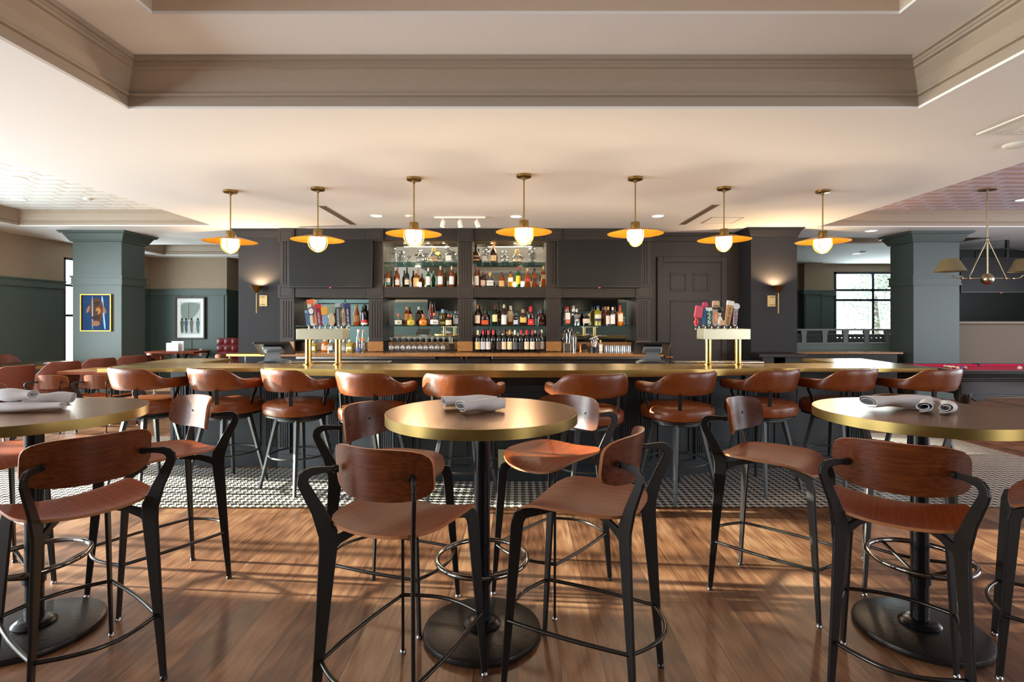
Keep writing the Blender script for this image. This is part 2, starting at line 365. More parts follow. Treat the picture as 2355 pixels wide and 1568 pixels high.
# walls. green dado below, wallpaper above a rail
RZ = 2.34
def wall(name, x0, x1, y0, y1, z0=0, z1=CZ, low=GREEN, high=PAPER, split=RZ):
    mb = MB()
    if split and z0 < split < z1: mb.m(low).box(x0, x1, y0, y1, z0, split); mb.m(high).box(x0, x1, y0, y1, split, z1)
    else: mb.m(low if (not split or z1 <= split) else high).box(x0, x1, y0, y1, z0, z1)
    return struct(name, mb)
def rail(n, x0, x1, y0, y1, z=RZ, m=GREEN):
    mb = MB().box(x0, x1, y0, y1, z-.13, z-.015); e = .02
    mb.box(x0-e, x1+e, y0-e, y1+e, z-.015, z+.015); mb.box(x0-e*.4, x1+e*.4, y0-e*.4, y1+e*.4, z-.15, z-.13)
    struct('trim_%d' % n, mb, m)
# left wall with window openings: solid 8.3..11.65, windows elsewhere
WL = [(-3.2,-.4), (.0,2.6), (3.6,5.8), (6.1,8.2)]
def window(n, x, y0, y1, z0, z1, cols=2, rows=(), axis='y', th=.12, fr=.05, bars=()):
    mb = MB().m(mat('dark_window_frame', '232d30', .4))
    def B(a0, a1, zz0, zz1, d=th/2):
        if axis == 'y': mb.box(x-d, x+d, a0, a1, zz0, zz1)
        else: mb.box(a0, a1, x-d, x+d, zz0, zz1)
    B(y0, y0+fr, z0, z1); B(y1-fr, y1, z0, z1); B(y0, y1, z0, z0+fr); B(y0, y1, z1-fr, z1)
    for k in range(1, cols): c = y0+(y1-y0)*k/cols; B(c-fr/2, c+fr/2, z0, z1, .04)
    for zz in rows: B(y0, y1, zz-fr/2, zz+fr/2, .04)
    mb.m(GLASSW); B(y0+fr, y1-fr, z0+fr, z1-fr, .004)
    struct('window_%d' % n, mb)
for i, (a, b) in enumerate(WL):
    window(i+1, -9.86, a, b, .25, 2.9, 3, (2.3,))
    if i < 2: MB().box(-9.82, -9.81, a, b, .25, 2.9).build('blocking_shade', mat('unseen_shade', 'd8d8d4', .9), bpy.data.objects['window_%d' % (i+1)])  # out-of-view shades added to block the sun from the near floor
    if i == 2: MB().box(-9.9,-9.82,3.78,3.81,.3,2.85).box(-9.9,-9.82,4.19,4.25,.3,2.85).build('mullion', MC['dark_window_frame'], bpy.data.objects['window_3'])
    wall('wall_left', -9.95, -9.8, a, b, 0, .25); wall('wall_left', -9.95, -9.8, a, b, 2.9, CZ)
ys = [-4]+[y for w in WL for y in w]+[11.65]
for i in range(0, len(ys), 2):
    wall('wall_left', -9.95, -9.8, ys[i], ys[i+1])
rail(8, -9.8, -9.775, 8.2, 11.65)
window(5, -9.86, 11.65, 13.1, .25, 2.88, 1, (2.28, 1.62))
wall('wall_left', -9.95, -9.8, 11.65, 13.1, 0, .25); wall('wall_left', -9.95, -9.8, 11.65, 13.1, 2.88, CZ); wall('wall_left', -9.95, -9.8, 13.1, 14.4)
rail(9, -9.8, -9.775, 13.1, 14.4)
wall('wall_back', -9.8, -7.76, 14.4, 14.5); rail(10, -9.78, -7.76, 14.375, 14.4)
mb = MB()
for x in (-9.05, -8.72, -7.86): mb.box(x, x+.03, 14.385, 14.4, 0.1, RZ-.15)
struct('trim_11', mb, GREEN)
wall('wall_back', -7.76, -5.17, 15.1, 15.2); wall('wall_back', -7.86, -7.76, 14.5, 15.2); rail(12, -7.76, -5.17, 15.075, 15.1)
# rear (behind the camera): tall windows between green piers
WR = [(-9.2,-6.6), (6.0,11.0)]
xs = [-9.8]+[x for w in WR for x in w]+[13]
for i in range(0, len(xs), 2): wall('wall_rear', xs[i], xs[i+1], -4.1, -4)
for i, (a, b) in enumerate(WR):
    window(6+i, -4.05, a, b, .25, 2.9, 2, (2.3,), axis='x'); MB().box(a, b, -4.02, -4.01, .25, 2.9).build('blocking_shade', mat('unseen_teal_shade','5c706e',.9), bpy.data.objects['window_%d' % (6+i)]); wall('wall_rear', a, b, -4.1, -4, 0, .25); wall('wall_rear', a, b, -4.1, -4, 2.9, CZ)  # shades added out of view, tinted to dim what the backbar mirrors reflect
rail(18, -6.6, 6.0, -4, -3.97)
mb = MB()
for x in (-6.2,-4.6,-3,-1.4,.2,1.8,3.4,5): mb.box(x, x+.06, -4, -3.975, .1, RZ-.15)
struct('trim_19', mb, GREEN)
struct('wall_rear', MB().box(-4.1,-.9,-4,-3.9,1.95,3.1).box(-.8,4.6,-4,-3.9,1.95,3.1), mat('rear_screens', '0c0b0a', .15))  # black boxes stand for rear wall televisions reflected in the backbar mirrors
# right wall
wall('wall_right', 13, 13.1, -4, 0); wall('wall_right', 13, 13.1, 8.6, 16.1)
window(10, 13.05, 0, 8.6, .4, 2.9, 6, (2.3,)); MB().box(13.01, 13.02, 0, 8.6, .4, 2.9).build('blocking_shade', mat('unseen_shade','',0), bpy.data.objects['window_10']); wall('wall_right', 13, 13.1, 0, 8.6, 0, .4); wall('wall_right', 13, 13.1, 0, 8.6, 2.9, CZ)
# back right wall with window
yw = 16.1
a, b = px(1918, yw), px(1918, yw)+2.35
wall('wall_back', 5.0, a, yw, yw+.12, split=2.4); wall('wall_back', b, 13, yw, yw+.12, split=2.4); wall('wall_back', a, b, yw, yw+.12, 2.97, CZ); wall('wall_back', a, b, yw, yw+.12, 0, .6, split=2.4)
window(11, yw+.05, a, b, .6, 2.97, 2, (pz(667,yw), pz(690,yw)), axis='x', fr=.07)
rail(13, 5.0, a+.05, yw-.03, yw, 2.4)
mb = MB(); X0, X1 = px(1850, 15.8), px(1893, 15.8); mb.m(GREEN).box(X0, X1, 15.8, yw, 0, 2.4); mb.box(X0-.05, X1+.05, 15.74, yw, 2.28, 2.4); mb.m(PAPER).box(X0, X1, 15.8, yw, 2.4, CZ)
for x in (X0+.03, X1-.06): mb.m(GREEN).box(x, x+.03, 15.785, 15.8, .1, 2.28)
struct('trim_14', mb)
# central block behind the bar: side walls
wall('wall_back', -5.17, -5.05, 10.3, 15.2, split=None, low=CHAR2); wall('wall_back', 4.95, 5.08, 10.4, 16.1, split=None, low=CHAR2)
wall('wall_back', 2.4, 4.95, 10.43, 10.55, split=None, low=CHAR)
wall('wall_back', -4.37, 2.42, 10.42, 10.5, split=None, low=CHAR)
# pillars of the bar wall
def pillar(name, x0, x1, y0, y1, m, side=0):
    mb = MB().m(m).box(x0, x1, y0, y1, 0, CZ-.0)
    for i, (e, z0, z1) in enumerate(((.10, CZ-.02, CZ), (.075, CZ-.045, CZ-.02))): mb.box(x0-e, x1+e, y0-e, y1, z0, z1)
    # sloped cornice
    R = []
    for e, z in ((.012, CZ-.17), (.012, CZ-.155), (.02, CZ-.14), (.06, CZ-.045)):
        R.append([(x0-e, y0-e, z), (x1+e, y0-e, z), (x1+e, y1, z), (x0-e, y1, z)])
    mb.rings(R, False); return mb
struct('wall_back', pillar('p', -5.17, -4.37, 9.99, 10.42, CHAR2))
struct('wall_back', pillar('p', px(1727,9.85), px(1833,9.85), 9.85, 10.43, CHAR2))
def column(x0, x1, y0, y1, label):
    r = empty('column', ((x0+x1)/2, (y0+y1)/2, 0), 0, label, 'column', 'green square columns'); cx, cy = r.location.x, r.location.y
    a, b, c, d = x0-cx, x1-cx, y0-cy, y1-cy
    MB().box(a, b, c, d, 0, CZ).build('shaft', GREEN2, r, bevel=.004)
    mb = MB()
    for e, z0, z1 in ((.035, RZ-.015, RZ+.02), (.018, RZ-.13, RZ-.015), (.03, RZ-.155, RZ-.13)): mb.box(a-e, b+e, c-e, d+e, z0, z1)
    mb.build('band', GREEN2, r)
    mb = MB()
    R = [[(a-e, c-e, z), (b+e, c-e, z), (b+e, d+e, z), (a-e, d+e, z)] for e, z in ((.01, CZ-.2), (.035, CZ-.19), (.035, CZ-.175), (.045, CZ-.165), (.11, CZ-.05), (.15, CZ-.045), (.15, CZ-.02), (.17, CZ-.018), (.17, CZ))]
    mb.rings(R, False).build('cornice', GREEN2, r)
    return r
column(-8.44, -7.51, 10.23, 10.87, 'green square column hung with a blue dog portrait, left of the bar')
column(7.55, 8.43, 10.28, 10.92, 'green square column standing behind the pool table, right of the bar')
# half wall behind the pool table and the railing wall
struct('wall_right', MB().m(mat('taupe_paint', '6a5a49', .6)).box(8.43, 13, 10.5, 10.62, 0, pz(745,10.5)).m(mat('taupe_cap', '77675480'[:6], .5)).box(8.35, 13, 10.44, 10.68, pz(745,10.5), pz(738.5,10.5)), bevel=.01)
struct('baseboard_right', MB().box(8.43, 13, 10.48, 10.5, 0, .12), MC['taupe_paint'])
struct('wall_right', MB().box(5.08, 7.7, 10.92, 11.0, 0, pz(791,10.9)), GREEN)
mat('grey_rail_paint', '56605d', .5)
def railing(x0, x1, Y, zt, zb, n, label, square=False):
    r = empty('railing', ((x0+x1)/2, Y, 0), 0, label, 'railing'); h = (x1-x0)/2; m = MC['grey_rail_paint']
    MB().box(-h, h, -.045, .045, zt-.035, zt).build('top_rail', m, r); MB().box(-h, h, -.03, .03, zb, zb+.03).build('bottom_rail', m, r)
    for i in range(n):
        x = -h+(i+.7)*(2*h)/n
        if square:
            MB().box(x-.03, x+.03, -.012, .012, zb+.03, zt-.035).build('picket', m, r)
        else:
            MB().box(x-.045, x+.045, -.02, .02, zb+.03, zt-.1).box(x-.06, x+.06, -.025, .025, zt-.1, zt-.035).build('post', m, r)
    if square: MB().box(-h, h, -.02, .02, zt-.08, zt-.035).box(-h, h, -.02, .02, zb+.03, zb+.06).build('frame', m, r)
railing(5.08, 7.62, 10.93, pz(756,10.93), pz(791,10.93), 6, 'grey-green wooden railing with wide posts on a low wall by the window')
railing(6.2, 9.9, 13.6, pz(768,13.6), pz(783,13.6), 34, 'farther railing of small square pickets seen through the nearer railing', True)
struct('wall_right', MB().box(6.2, 9.9, 13.55, 13.65, 0, pz(783,13.6)), GREEN)
# granite side counter
t = empty('side_counter', (6.2, 10.5, 0), 0, 'dark side counter with a granite top under the wooden railing', 'counter')
MB().box(-1.05, 1.1, -.3, .4, pz(814,10.2), pz(810,10.2)+.003).build('worktop', GRANITE, t, bevel=.004); MB().box(-1.0, 1.04, -.22, .38, 0, pz(814,10.2)).build('cabinet', BLACKM, t)
# door in the bar wall
Yd = 10.43
x0, x1, zt = px(1523, Yd), px(1657, Yd), pz(604, Yd)
mb = MB().m(CHAR)
mb.box(x0, x1, Yd-.03, Yd-.001, .02, zt)
struct('door_1', mb)
d = bpy.data.objects['door_1']
def panel(x0, x1, z0, z1, Y, parent, m):
    mb = MB(); e = .035
    mb.box(x0, x1, Y-.014, Y, z0, z0+e); mb.box(x0, x1, Y-.014, Y, z1-e, z1); mb.box(x0, x0+e, Y-.014, Y, z0+e, z1-e); mb.box(x1-e, x1, Y-.014, Y, z0+e, z1-e)
    return mb.build('door_panel', m, parent, bevel=.006)
Yp = Yd-.03
panel(px(1541,Yp), px(1579,Yp), pz(669,Yp), pz(628,Yp), Yp, d, CHAR); panel(px(1593,Yp), px(1631,Yp), pz(669,Yp), pz(628,Yp), Yp, d, CHAR)
panel(px(1541,Yp), px(1631,Yp), .5, pz(690,Yp), Yp, d, CHAR)
h = MB().tube([(px(1529,Yp), Yp-.01, pz(820,Yp)), (px(1529,Yp), Yp-.07, pz(820,Yp)), (px(1545,Yp), Yp-.075, pz(821,Yp))], .014).build('door_handle', mat('copper', 'c47b4c', .25, 1), d); h['label'] = 'copper lever handle'
mb = MB(); e = .11; c0, c1 = x0-e, x1+.0
for (a, b, z0, z1) in ((x0-e, x0, 0, zt+e), (x1, x1+e, 0, zt+e), (x0, x1, zt, zt+e)): mb.box(a, b, Yd-.06, Yd, z0, z1)
struct('trim_15', mb, CHAR, bevel=.008)
struct('trim_16', MB().box(2.42, 4.2, Yd-.08, Yd, CZ-.06, CZ).box(2.42, 4.2, Yd-.04, Yd, CZ-.16, CZ-.06), CHAR)
struct('trim_17', MB().box(px(1660,Yd), px(1664,Yd), Yd-.03, Yd, 0, CZ-.16).box(px(1697,Yd), px(1701,Yd), Yd-.03, Yd, 0, CZ-.16), CHAR)
# ---- ceiling fittings
def downlight(x, y, z, label, r=.11):
    o = empty('downlight', (x, y, z), 0, label, 'ceiling light', 'round recessed downlights')
    MB().lathe([(r*.8,-.002),(r*.85,-.009),(r,-.004),(r,0),(r*.8,0)], n=28).build('ring', mat('white_ring', 'd8d4cc', .4), o)
    MB().lathe([(.001,-.003),(r*.8,-.003),(r*.8,-.0005),(.001,-.0005)], n=28).build('lens', LAMPW, o)
for X, Y, z, l in ((px(866,8.7),8.7,CZ,'lit round downlight left of the track light, before the left screen'), (px(1187,8.75),8.75,CZ,'lit round downlight in the middle, half behind the central pendant rod'), (px(1513,8.72),8.72,CZ,'lit round downlight right of the track light, before the right screen'),
    (-6.92,7.46,3.48,'nearer round downlight in the white relief ceiling at left'), (-8.1,8.74,3.48,'farther round downlight in the white relief ceiling at left'), (px(2020,9.95),9.95+.2,CZ,'round downlight in front of the railing beyond the right pendant'), (px(1958,13.8),13.6,CZ,'round downlight above the farther railing at right'), (px(2352,8.8),8.8,3.48,'round downlight at the right edge of the relief ceiling')):
    downlight(X, Y, z, l)
def detector(x, y, z, label, r=.07):
    tag(MB().lathe([(.001,-.03),(r*.6,-.03),(r*.9,-.015),(r,0),(.001,0)], n=24).build('smoke_detector', WHITE, loc=(x,y,z)), label, 'smoke detector', 'round white ceiling detectors')
detector(px(941,8.7), 8.7, CZ, 'small white ceiling disc left of the third pendant'); detector(-6.93, 8.7, 3.48, 'small disc in the white relief ceiling at left'); detector(4.79, 5.19, CZ, 'round white detector near the ceiling grille at top right', .1)
detector(px(1997,13), 13.2, CZ, 'small ceiling disc over the railing beyond the right pendant')
def slot(x, y0, y1, label):
    o = empty('air_slot', (x, (y0+y1)/2, CZ), 0, label, 'ceiling vent', 'long linear air slots'); h = (y1-y0)/2
    MB().box(-.06, .06, -h, h, -.004, 0).build('frame', CROWN, o)
    for s in (-.025, .025): MB().box(s-.012, s+.012, -h+.02, h-.02, -.006, -.003).build('slot', mat('slot_dark', '4a4038', .7), o)
slot(-2.89, 7.95, 9.5, 'long narrow ceiling air slot between second and third pendant'); slot(2.9, 7.87, 9.5, 'long narrow ceiling air slot between fifth and sixth pendant')
o = empty('access_panel', (3.45, 9.1, CZ), 0, 'square ceiling access panel beside the right air slot', 'access panel'); MB().box(-.27, .27, -.27, .27, -.006, 0).build('frame', CROWN, o); MB().box(-.24, .24, -.24, .24, -.009, -.005).build('hatch', CEIL, o)
o = empty('ceiling_grille', (4.62, 4.62, CZ), 0, 'white slatted return air grille at the top right of the ceiling', 'ceiling vent')
mb = MB(); mb.box(-.45,.5,-.28,-.24,-.012,0).box(-.45,.5,.24,.28,-.012,0).box(-.45,-.41,-.24,.24,-.012,0).box(.46,.5,-.24,.24,-.012,0); mb.build('frame', WHITE, o)
mb = MB()
for i in range(24): mb.box(-.4+i*.036, -.385+i*.036, -.24, .24, -.01, -.001)
mb.build('slats', WHITE, o); MB().box(-.41, .46, -.24, .24, -.001, 0).build('backing', mat('slot_dark','',0), o)
# track light
o = empty('track_light', (px(1058,8.8), 8.8, CZ), 0, 'white ceiling track with three small spotlights before the backbar', 'track light')
MB().box(-.42, .42, -.04, .04, -.03, 0).build('track', WHITE, o, bevel=.01)
for x, r in ((-.28, -.2), (0, .15), (.28, .35)):
    h = MB(); h.tube([(x,0,-.03),(x,0,-.07)], .008)
    h.T = Matrix.Translation((x,0,-.11)) @ Matrix.Rotation(-r, 4, 'Y'); h.lathe([(.028,.05),(.038,.03),(.04,-.04),(.036,-.055)], n=18); h.build('spot_head', WHITE, o)
    h = MB(); h.T = Matrix.Translation((x,0,-.11)) @ Matrix.Rotation(-r, 4, 'Y'); h.lathe([(.001,-.057),(.034,-.057),(.034,-.052),(.001,-.052)], n=18); h.build('lamp', LAMPW, o)
# ================================================================ BAR
BT = 1.067
def bar_front(x):    # y of the front edge of the curved centre piece
    return 4.70+.25*(abs(x)/2.35)**2
t = empty('bar_counter', (0, 5.2, 0), 0, 'long curved bar counter with brass top and dark panelled front', 'bar counter')
O = Vector((0,5.2,0))
def L(p): return (p[0], p[1]-5.2)
N_ = 24
arc = [(-2.35+4.7*i/N_, bar_front(-2.35+4.7*i/N_)) for i in range(N_+1)]
poly = arc+[(2.35, 5.5), (0, 5.32), (-2.35, 5.5)]
mb = MB(); P = [L(p) for p in poly]
mb.m(BARTOP); a = [mb.v((p[0], p[1], BT+.002)) for p in P]; mb.f(a)
mb.m(BRASSEDGE); b = [mb.v((p[0], p[1], BT-.06)) for p in P]; mb.f(b[::-1])
for i in range(len(P)): mb.f([b[i], b[(i+1)%len(P)], a[(i+1)%len(P)], a[i]])
mb.build('brass_top', None, t)
def slab(name, poly, z0, z1, parent, m1, m2):
    mb = MB(); P = [L(p) for p in poly]; a = [mb.v((p[0], p[1], z1)) for p in P]; b = [mb.v((p[0], p[1], z0)) for p in P]
    mb.m(m1).f(a); mb.m(m2).f(b[::-1])
    for i in range(len(P)): mb.f([b[i], b[(i+1)%len(P)], a[(i+1)%len(P)], a[i]])
    return mb.build(name, None, parent)
for s in (-1, 1):
    pl = [(s*2.36,4.97), (s*3.82,4.9), (s*3.98,6.25), (s*3.3,6.25), (s*3.3,5.58), (s*2.36,5.5)]
    if s < 0: pl = pl[::-1]
    slab('brass_top', pl, BT-.034, BT, t, BARTOP, BRASSEDGE)
struct_seam = MB().box(.0, .004, -.52, .1, BT+.002, BT+.0035); struct_seam.T = Matrix.Translation((0.06,0,0)); struct_seam.build('seam', mat('dark_seam', '5a4426', .5, .6), t)
# front body polygon (plan)
body = [(-3.6,6.2), (-3.6,5.62), (-2.47,5.6), (-1.15,5.07), (1.15,5.07), (2.47,5.6), (3.6,5.62), (3.6,6.2), (3.3,6.2), (3.3,5.75), (2.4,5.75), (1.1,5.28), (-1.1,5.28), (-2.4,5.75), (-3.3,5.75), (-3.3,6.2)]
MB().prism([L(p) for p in body], 0, BT-.06).build('body', BARF, t)
def along(p, q, d0, d1, z0, z1, out, mb):      # box standing proud of the segment p->q
    p = Vector((p[0], p[1], 0)); q = Vector((q[0], q[1], 0)); u = (q-p).normalized(); n = Vector((u.y, -u.x, 0))
    c = [p+u*d0, p+u*d1, p+u*d1+n*out, p+u*d0+n*out]; c = [(x.x, x.y-5.2) for x in c]
    mb.prism(c, z0, z1)
segs = [((-3.6,5.62),(-2.47,5.6)), ((-2.47,5.6),(-1.15,5.07)), ((-1.15,5.07),(1.15,5.07)), ((1.15,5.07),(2.47,5.6)), ((2.47,5.6),(3.6,5.62))]
for p, q in segs:
    mb = MB()
    Ls = (Vector(q)-Vector(p)).length; n = 3 if Ls > 2 else (2 if Ls > 1.3 else 1); pw = .16
    along(p, q, 0, Ls, 0, .13, .03, mb); along(p, q, 0, Ls, .13, .145, .022, mb); along(p, q, 0, Ls, .86, .9, .02, mb)
    for k in range(n+1):
        d = k*(Ls-pw)/n
        pm = MB(); along(p, q, d, d+pw, .13, .98, .025, pm)
        for j in range(5): along(p, q, d+.025+j*.024, d+.037+j*.024, .2, .92, .033, pm)
        pm.build('pilaster', BARF, t)
    for k in range(n):
        d0 = k*(Ls-pw)/n+pw+.04; d1 = (k+1)*(Ls-pw)/n-.04
        for a, b, z0, z1 in ((d0, d1, .2, .225), (d0, d1, .8, .825), (d0, d0+.025, .225, .8), (d1-.025, d1, .225, .8)): along(p, q, a, b, z0, z1, .012, mb)
    mb.build('moulding', BARF, t)
MB().box(-.18, .09, -.165, -.155, .13, .30).build('vent_plate', mat('cream_plate', 'b5ab88', .5), t)['label'] = 'pale louvred plate at floor level'
# inner service shelf and speed rail
mb = MB().prism([L(p) for p in [(-3.0,5.62), (-2.3,5.62), (0,5.4), (2.3,5.62), (3.0,5.62), (3.0,5.95), (-3.0,5.95)]], 1.0, 1.03); mb.build('service_shelf', STEEL, t)
MB().box(-2.9, 2.9, .5, .72, .1, 1.0).build('service_cabinet', BLACKM, t)
# brass edge rail of the drip tray behind the towers
for s, x0, x1, Y, lab in ((-1, -2.3, -1.3, 5.46, 'left'), (1, 1.6, 2.5, 5.47, 'right')):
    o = MB().box(x0, x1, 0, .13, 0, .018).build('drip_tray', STEEL, loc=(0, Y-.01, BT+.004), bevel=.004)
    tag(o, 'long shallow steel drip tray behind the %s beer tower' % lab, 'drip tray')

# ================================================================ BEER TOWERS
def tower(x0, x1, label):
    c = (x0+x1)/2; h = (x1-x0)/2
    t = empty('beer_tower', (c, 5.36, BT+.003), 0, label, 'beer tower', 'brass beer towers')
    MB().box(-h, h, -.11, .11, .25, .353).build('box', PALEMETAL, t, bevel=.003)
    for i in range(5): pass
    mb = MB()
    for x in (-h*.55, 0, h*.55): mb.lathe([(.003,-.002),(.003,.002)], (x,-.111,.345), 8)
    mb.build('rivets', BLACK, t)
    for x in (-.148, .148):
        MB().lathe([(.05,0),(.05,.006),(.031,.01),(.031,.25)], (x,0,0), 28).build('column', mat('tower_brass', 'd2b06c', .18, 1, noise=.03), t)
    mb = MB(); n = 8 if x0 < 0 else 7
    for i in range(n):
        x = -h+.03+(2*h-.06)*i/(n-1)
        mb.tube([(x,.10,.31),(x,.15,.31),(x,.17,.29),(x,.175,.24)], .011, 8); mb.tube([(x,.15,.31),(x,.15,.375)], .009, 8)
    mb.build('faucets', CHROME, t)
    return t
TL = tower(-2.155, -1.706, 'brass two-column beer tower left, with eight tap handles')
TR = tower(1.82, 2.27, 'brass two-column beer tower right, with seven tap handles')
HY = 5.51
def handle_base(mb, x, z): mb.m(CHROME).lathe([(.008,0),(.008,.03),(.012,.035)], (0,0,0), 10)
def tap(xp, ytop, lean, kind, cols, label, txt=None, tcol='ffffff', w=.03, tsize=.03):
    X, Z0 = px(xp, HY), BT+.345; top = pz(ytop, HY); H = top-Z0
    t = empty('tap_handle', (X, HY, Z0), 0, label, 'tap handle', 'beer tap handles'); t.rotation_euler = (0, lean, 0)
    M_ = [mat('tap_'+c, c, .4) for c in cols]
    MB().lathe([(.008,0),(.008,.03),(.012,.035),(.012,.045)], n=10).build('ferrule', CHROME, t)
    b = MB().m(M_[0]); cap = MB().m(M_[-1]); z0 = .045
    if kind == 'paddle':
        b.prismY([(-w*.7,z0),(w*.7,z0),(w,H*.85),(-w,H*.85)], -.012, .012); cap.box(-w*1.05, w*1.05, -.014, .014, H*.85, H)
    elif kind == 'round':
        b.prismY([(-w*.5,z0),(w*.5,z0),(w*.6,H*.75),(-w*.6,H*.75)], -.01, .01)
        cap.prismY([(math.cos(i*PI/10)*w, H-w+math.sin(i*PI/10)*w) for i in range(20)], -.013, .013)
    elif kind == 'octagon':
        b.prismY([(-w*.8,z0),(w*.8,z0),(w*1.15,H*.3),(w*1.15,H*.66),(-w*1.15,H*.66),(-w*1.15,H*.3)], -.012, .012)
        s_ = w*1.15; zc = H*.84; k = s_*.65; cap.prismY([(-k,zc-s_),(k,zc-s_),(s_,zc-k),(s_,zc+k),(k,zc+s_),(-k,zc+s_),(-s_,zc+k),(-s_,zc-k)], -.012, .012)
    elif kind == 'pin':
        b.lathe([(.012,z0),(.03,H*.28),(.03,H*.4),(.013,H*.62),(.012,H*.66),(.02,H*.75)], n=18); cap.sphere((0,0,H*.88), .032)
        MB().lathe([(.0145,H*.6),(.0145,H*.63)], n=18).build('stripe', mat('tap_red','d02030',.4), t); MB().box(-.005,.045,-.036,-.03,z0,H*.42).build('tag_card', mat('tap_kraft','dcb58e',.6), t)
    elif kind == 'bottle':
        b.prismY([(-w*.45,z0),(w*.45,z0),(w*.95,H*.3),(w*.75,H*.5),(w*.55,H*.65),(-w*.55,H*.65),(-w*.75,H*.5),(-w*.95,H*.3)], -.016, .016); cap.prismY([(-w*.9,H*.62),(w*.9,H*.62),(w*1.1,H),(-w*1.0,H*.97)], -.012, .012)
    elif kind == 'cup':
        b.lathe([(.016,z0),(.026,z0+.03),(.014,z0+.06),(.02,H*.5)], n=18); cap.T = Matrix.Rotation(.1, 4, 'Y'); cap.box(-.036,.036,-.02,.02,H*.5,H*.95)
    b.build('handle', None, t); cap.build('top', None, t)
    if txt:
        r = (PI/2, PI/2, 0) if len(txt) > 2 and kind not in ('octagon',) else (PI/2, 0, 0)
        # vertical lettering reads downwards
        text(txt, tsize, mat('tap_'+tcol, tcol, .5), t, (0, -.0135 if kind != 'cup' else -.022, H*.45), (PI/2, PI/2, 0) if r[1] else r, 'lettering')
    return t
tap(710, 713, -.06, 'paddle', ['4a6c92','7da3bf'], 'short blue tap handle, leftmost on the left tower', w=.024)
tap(722, 688, -.12, 'paddle', ['d9d4cc','e0763a'], 'tallest white tap handle with orange top on the left tower', w=.034)
tap(737, 699, -.1, 'paddle', ['8e1a2a','c02a30'], 'dark red tap handle with vertical white lettering on the left tower', 'LAKE BEER', 'f0e6e0', .03, .024)
tap(750, 704, -.08, 'bottle', ['7fa0c0','e6a83c'], 'pale blue tap handle with yellow sunburst top on the left tower', w=.034)
tap(764, 700, -.06, 'bottle', ['c9b99a','8b9c86'], 'wood and green tap handle on the left tower', w=.032)
tap(779, 697, -.03, 'paddle', ['4e5456','a9b0b0'], 'grey tap handle with white vertical lettering on the left tower', 'UNTOUCHED BOND', 'ffffff', .023, .019)
tap(791, 696, -.01, 'round', ['d0a683','5c6b86'], 'pale wood tap handle with round blue head on the left tower', 'ANCHOR', '7a4a2a', .03, .022)
tap(803, 698, -.08, 'paddle', ['2c2b4c','3a3a66'], 'navy tap handle with tall white lettering, rightmost on the left tower', 'MARY JANE ALE', 'ffffff', .03, .026)
t8 = [o for o in COL.objects if o.get('label','').startswith('tallest white tap')][0]
MB().prismY([(math.cos(i*PI/12)*.034, .19+math.sin(i*PI/12)*.042) for i in range(24)], -.018, -.0125).build('badge', mat('tap_3b4f8c','3b4f8c',.4), t8); MB().prismY([(math.cos(i*PI/12)*.024, .19+math.sin(i*PI/12)*.03) for i in range(24)], -.0195, -.018).build('badge', mat('tap_f2e8dc','f2e8dc',.4), t8); MB().box(.006,.03,-.0135,-.012,.06,.3).build('stripe', mat('tap_b5652c','b5652c',.4), t8)
tap(1600, 700, .06, 'cup', ['d8232f','e2526a'], 'bright red tap handle with pink cup top, leftmost on the right tower', w=.03)
tap(1617, 694, .08, 'round', ['23548c','d6386a'], 'blue tap handle with round pink badge on the right tower', w=.028)
tap(1630, 707, .0, 'paddle', ['14604c','e8efe8'], 'green tap handle reading 126 on the right tower')
t6 = [o for o in COL.objects if o.get('label','').startswith('green tap handle reading')][0]
for i, ch in enumerate('126'): text(ch, .075, mat('tap_ffffff','ffffff',.5), t6, (0, -.0135, .195-i*.058), (PI/2,0,0), 'lettering')
tap(1645, 688, .02, 'octagon', ['b9a3a0','dcb58e'], 'pale tap handle with octagonal wooden head on the right tower', w=.03)
t7 = [o for o in COL.objects if 'octagonal wooden head' in o.get('label','')][0]
text('LONG\nDUCK', .018, mat('tap_3a2a20','3a2a20',.5), t7, (0,-.0135,.235), (PI/2,0,0)); MB().prismY([(-.016,.07),(.016,.07),(.018,.17),(-.018,.17)], -.015, -.0125).build('badge', mat('tap_orange','ef8a1e',.4), t7)
text('Coffee', .026, mat('tap_ffffff','',0), t7, (0,-.0165,.12), (PI/2,PI/2,0))
tap(1655, 707, 0, 'pin', ['f2ece2','26211f'], 'white bowling pin tap handle with a black ball on the right tower')
tap(1670, 691, .16, 'paddle', ['c99560','f4f0e6'], 'leaning wooden tap handle with white cap on the right tower', 'DUST BOWL', '4a2e1c', .033, .034)
tap(1689, 697, .08, 'round', ['a9aab4','dfe0e8'], 'silver tap handle with round head, rightmost on the right tower', 'Coors', '8c2038', .032, .055)

# ================================================================ POS terminals
def pos(x, s, label):
    t = empty('point_of_sale_terminal', (x, 5.8, 1.032), s*.12, label, 'payment terminal', 'payment terminals at the bar')
    m = MB(); m.T = Matrix.Translation((s*0,.0,.175)) @ Matrix.Rotation(1.05, 4, 'X'); m.box(-.185,.185,-.015,.015,-.13,.13); m.build('screen', BLACK, t, bevel=.008)
    m = MB(); m.T = Matrix.Translation((0,-.01,.158)) @ Matrix.Rotation(1.05, 4, 'X'); m.box(-.1,.1,-.035,.0,-.03,.095); m.build('screen_bracket', mat('silver_plastic', '8f959b', .35, .6), t, bevel=.015)
    mb = MB().grid(lambda u, v: ((u-.5)*(.13+.05*v*v), -.03-.03*math.sin(v*PI/2), .145-.09*v), 6, 8, .015); mb.build('neck', MC['silver_plastic'], t)
    MB().grid(lambda u, v: (math.sin((u-.5)*2.6)*.17, (v-.5)*.2, .005+.05*math.cos((u-.5)*2.6)), 16, 4, .012).build('foot', MC['silver_plastic'], t)
    return t
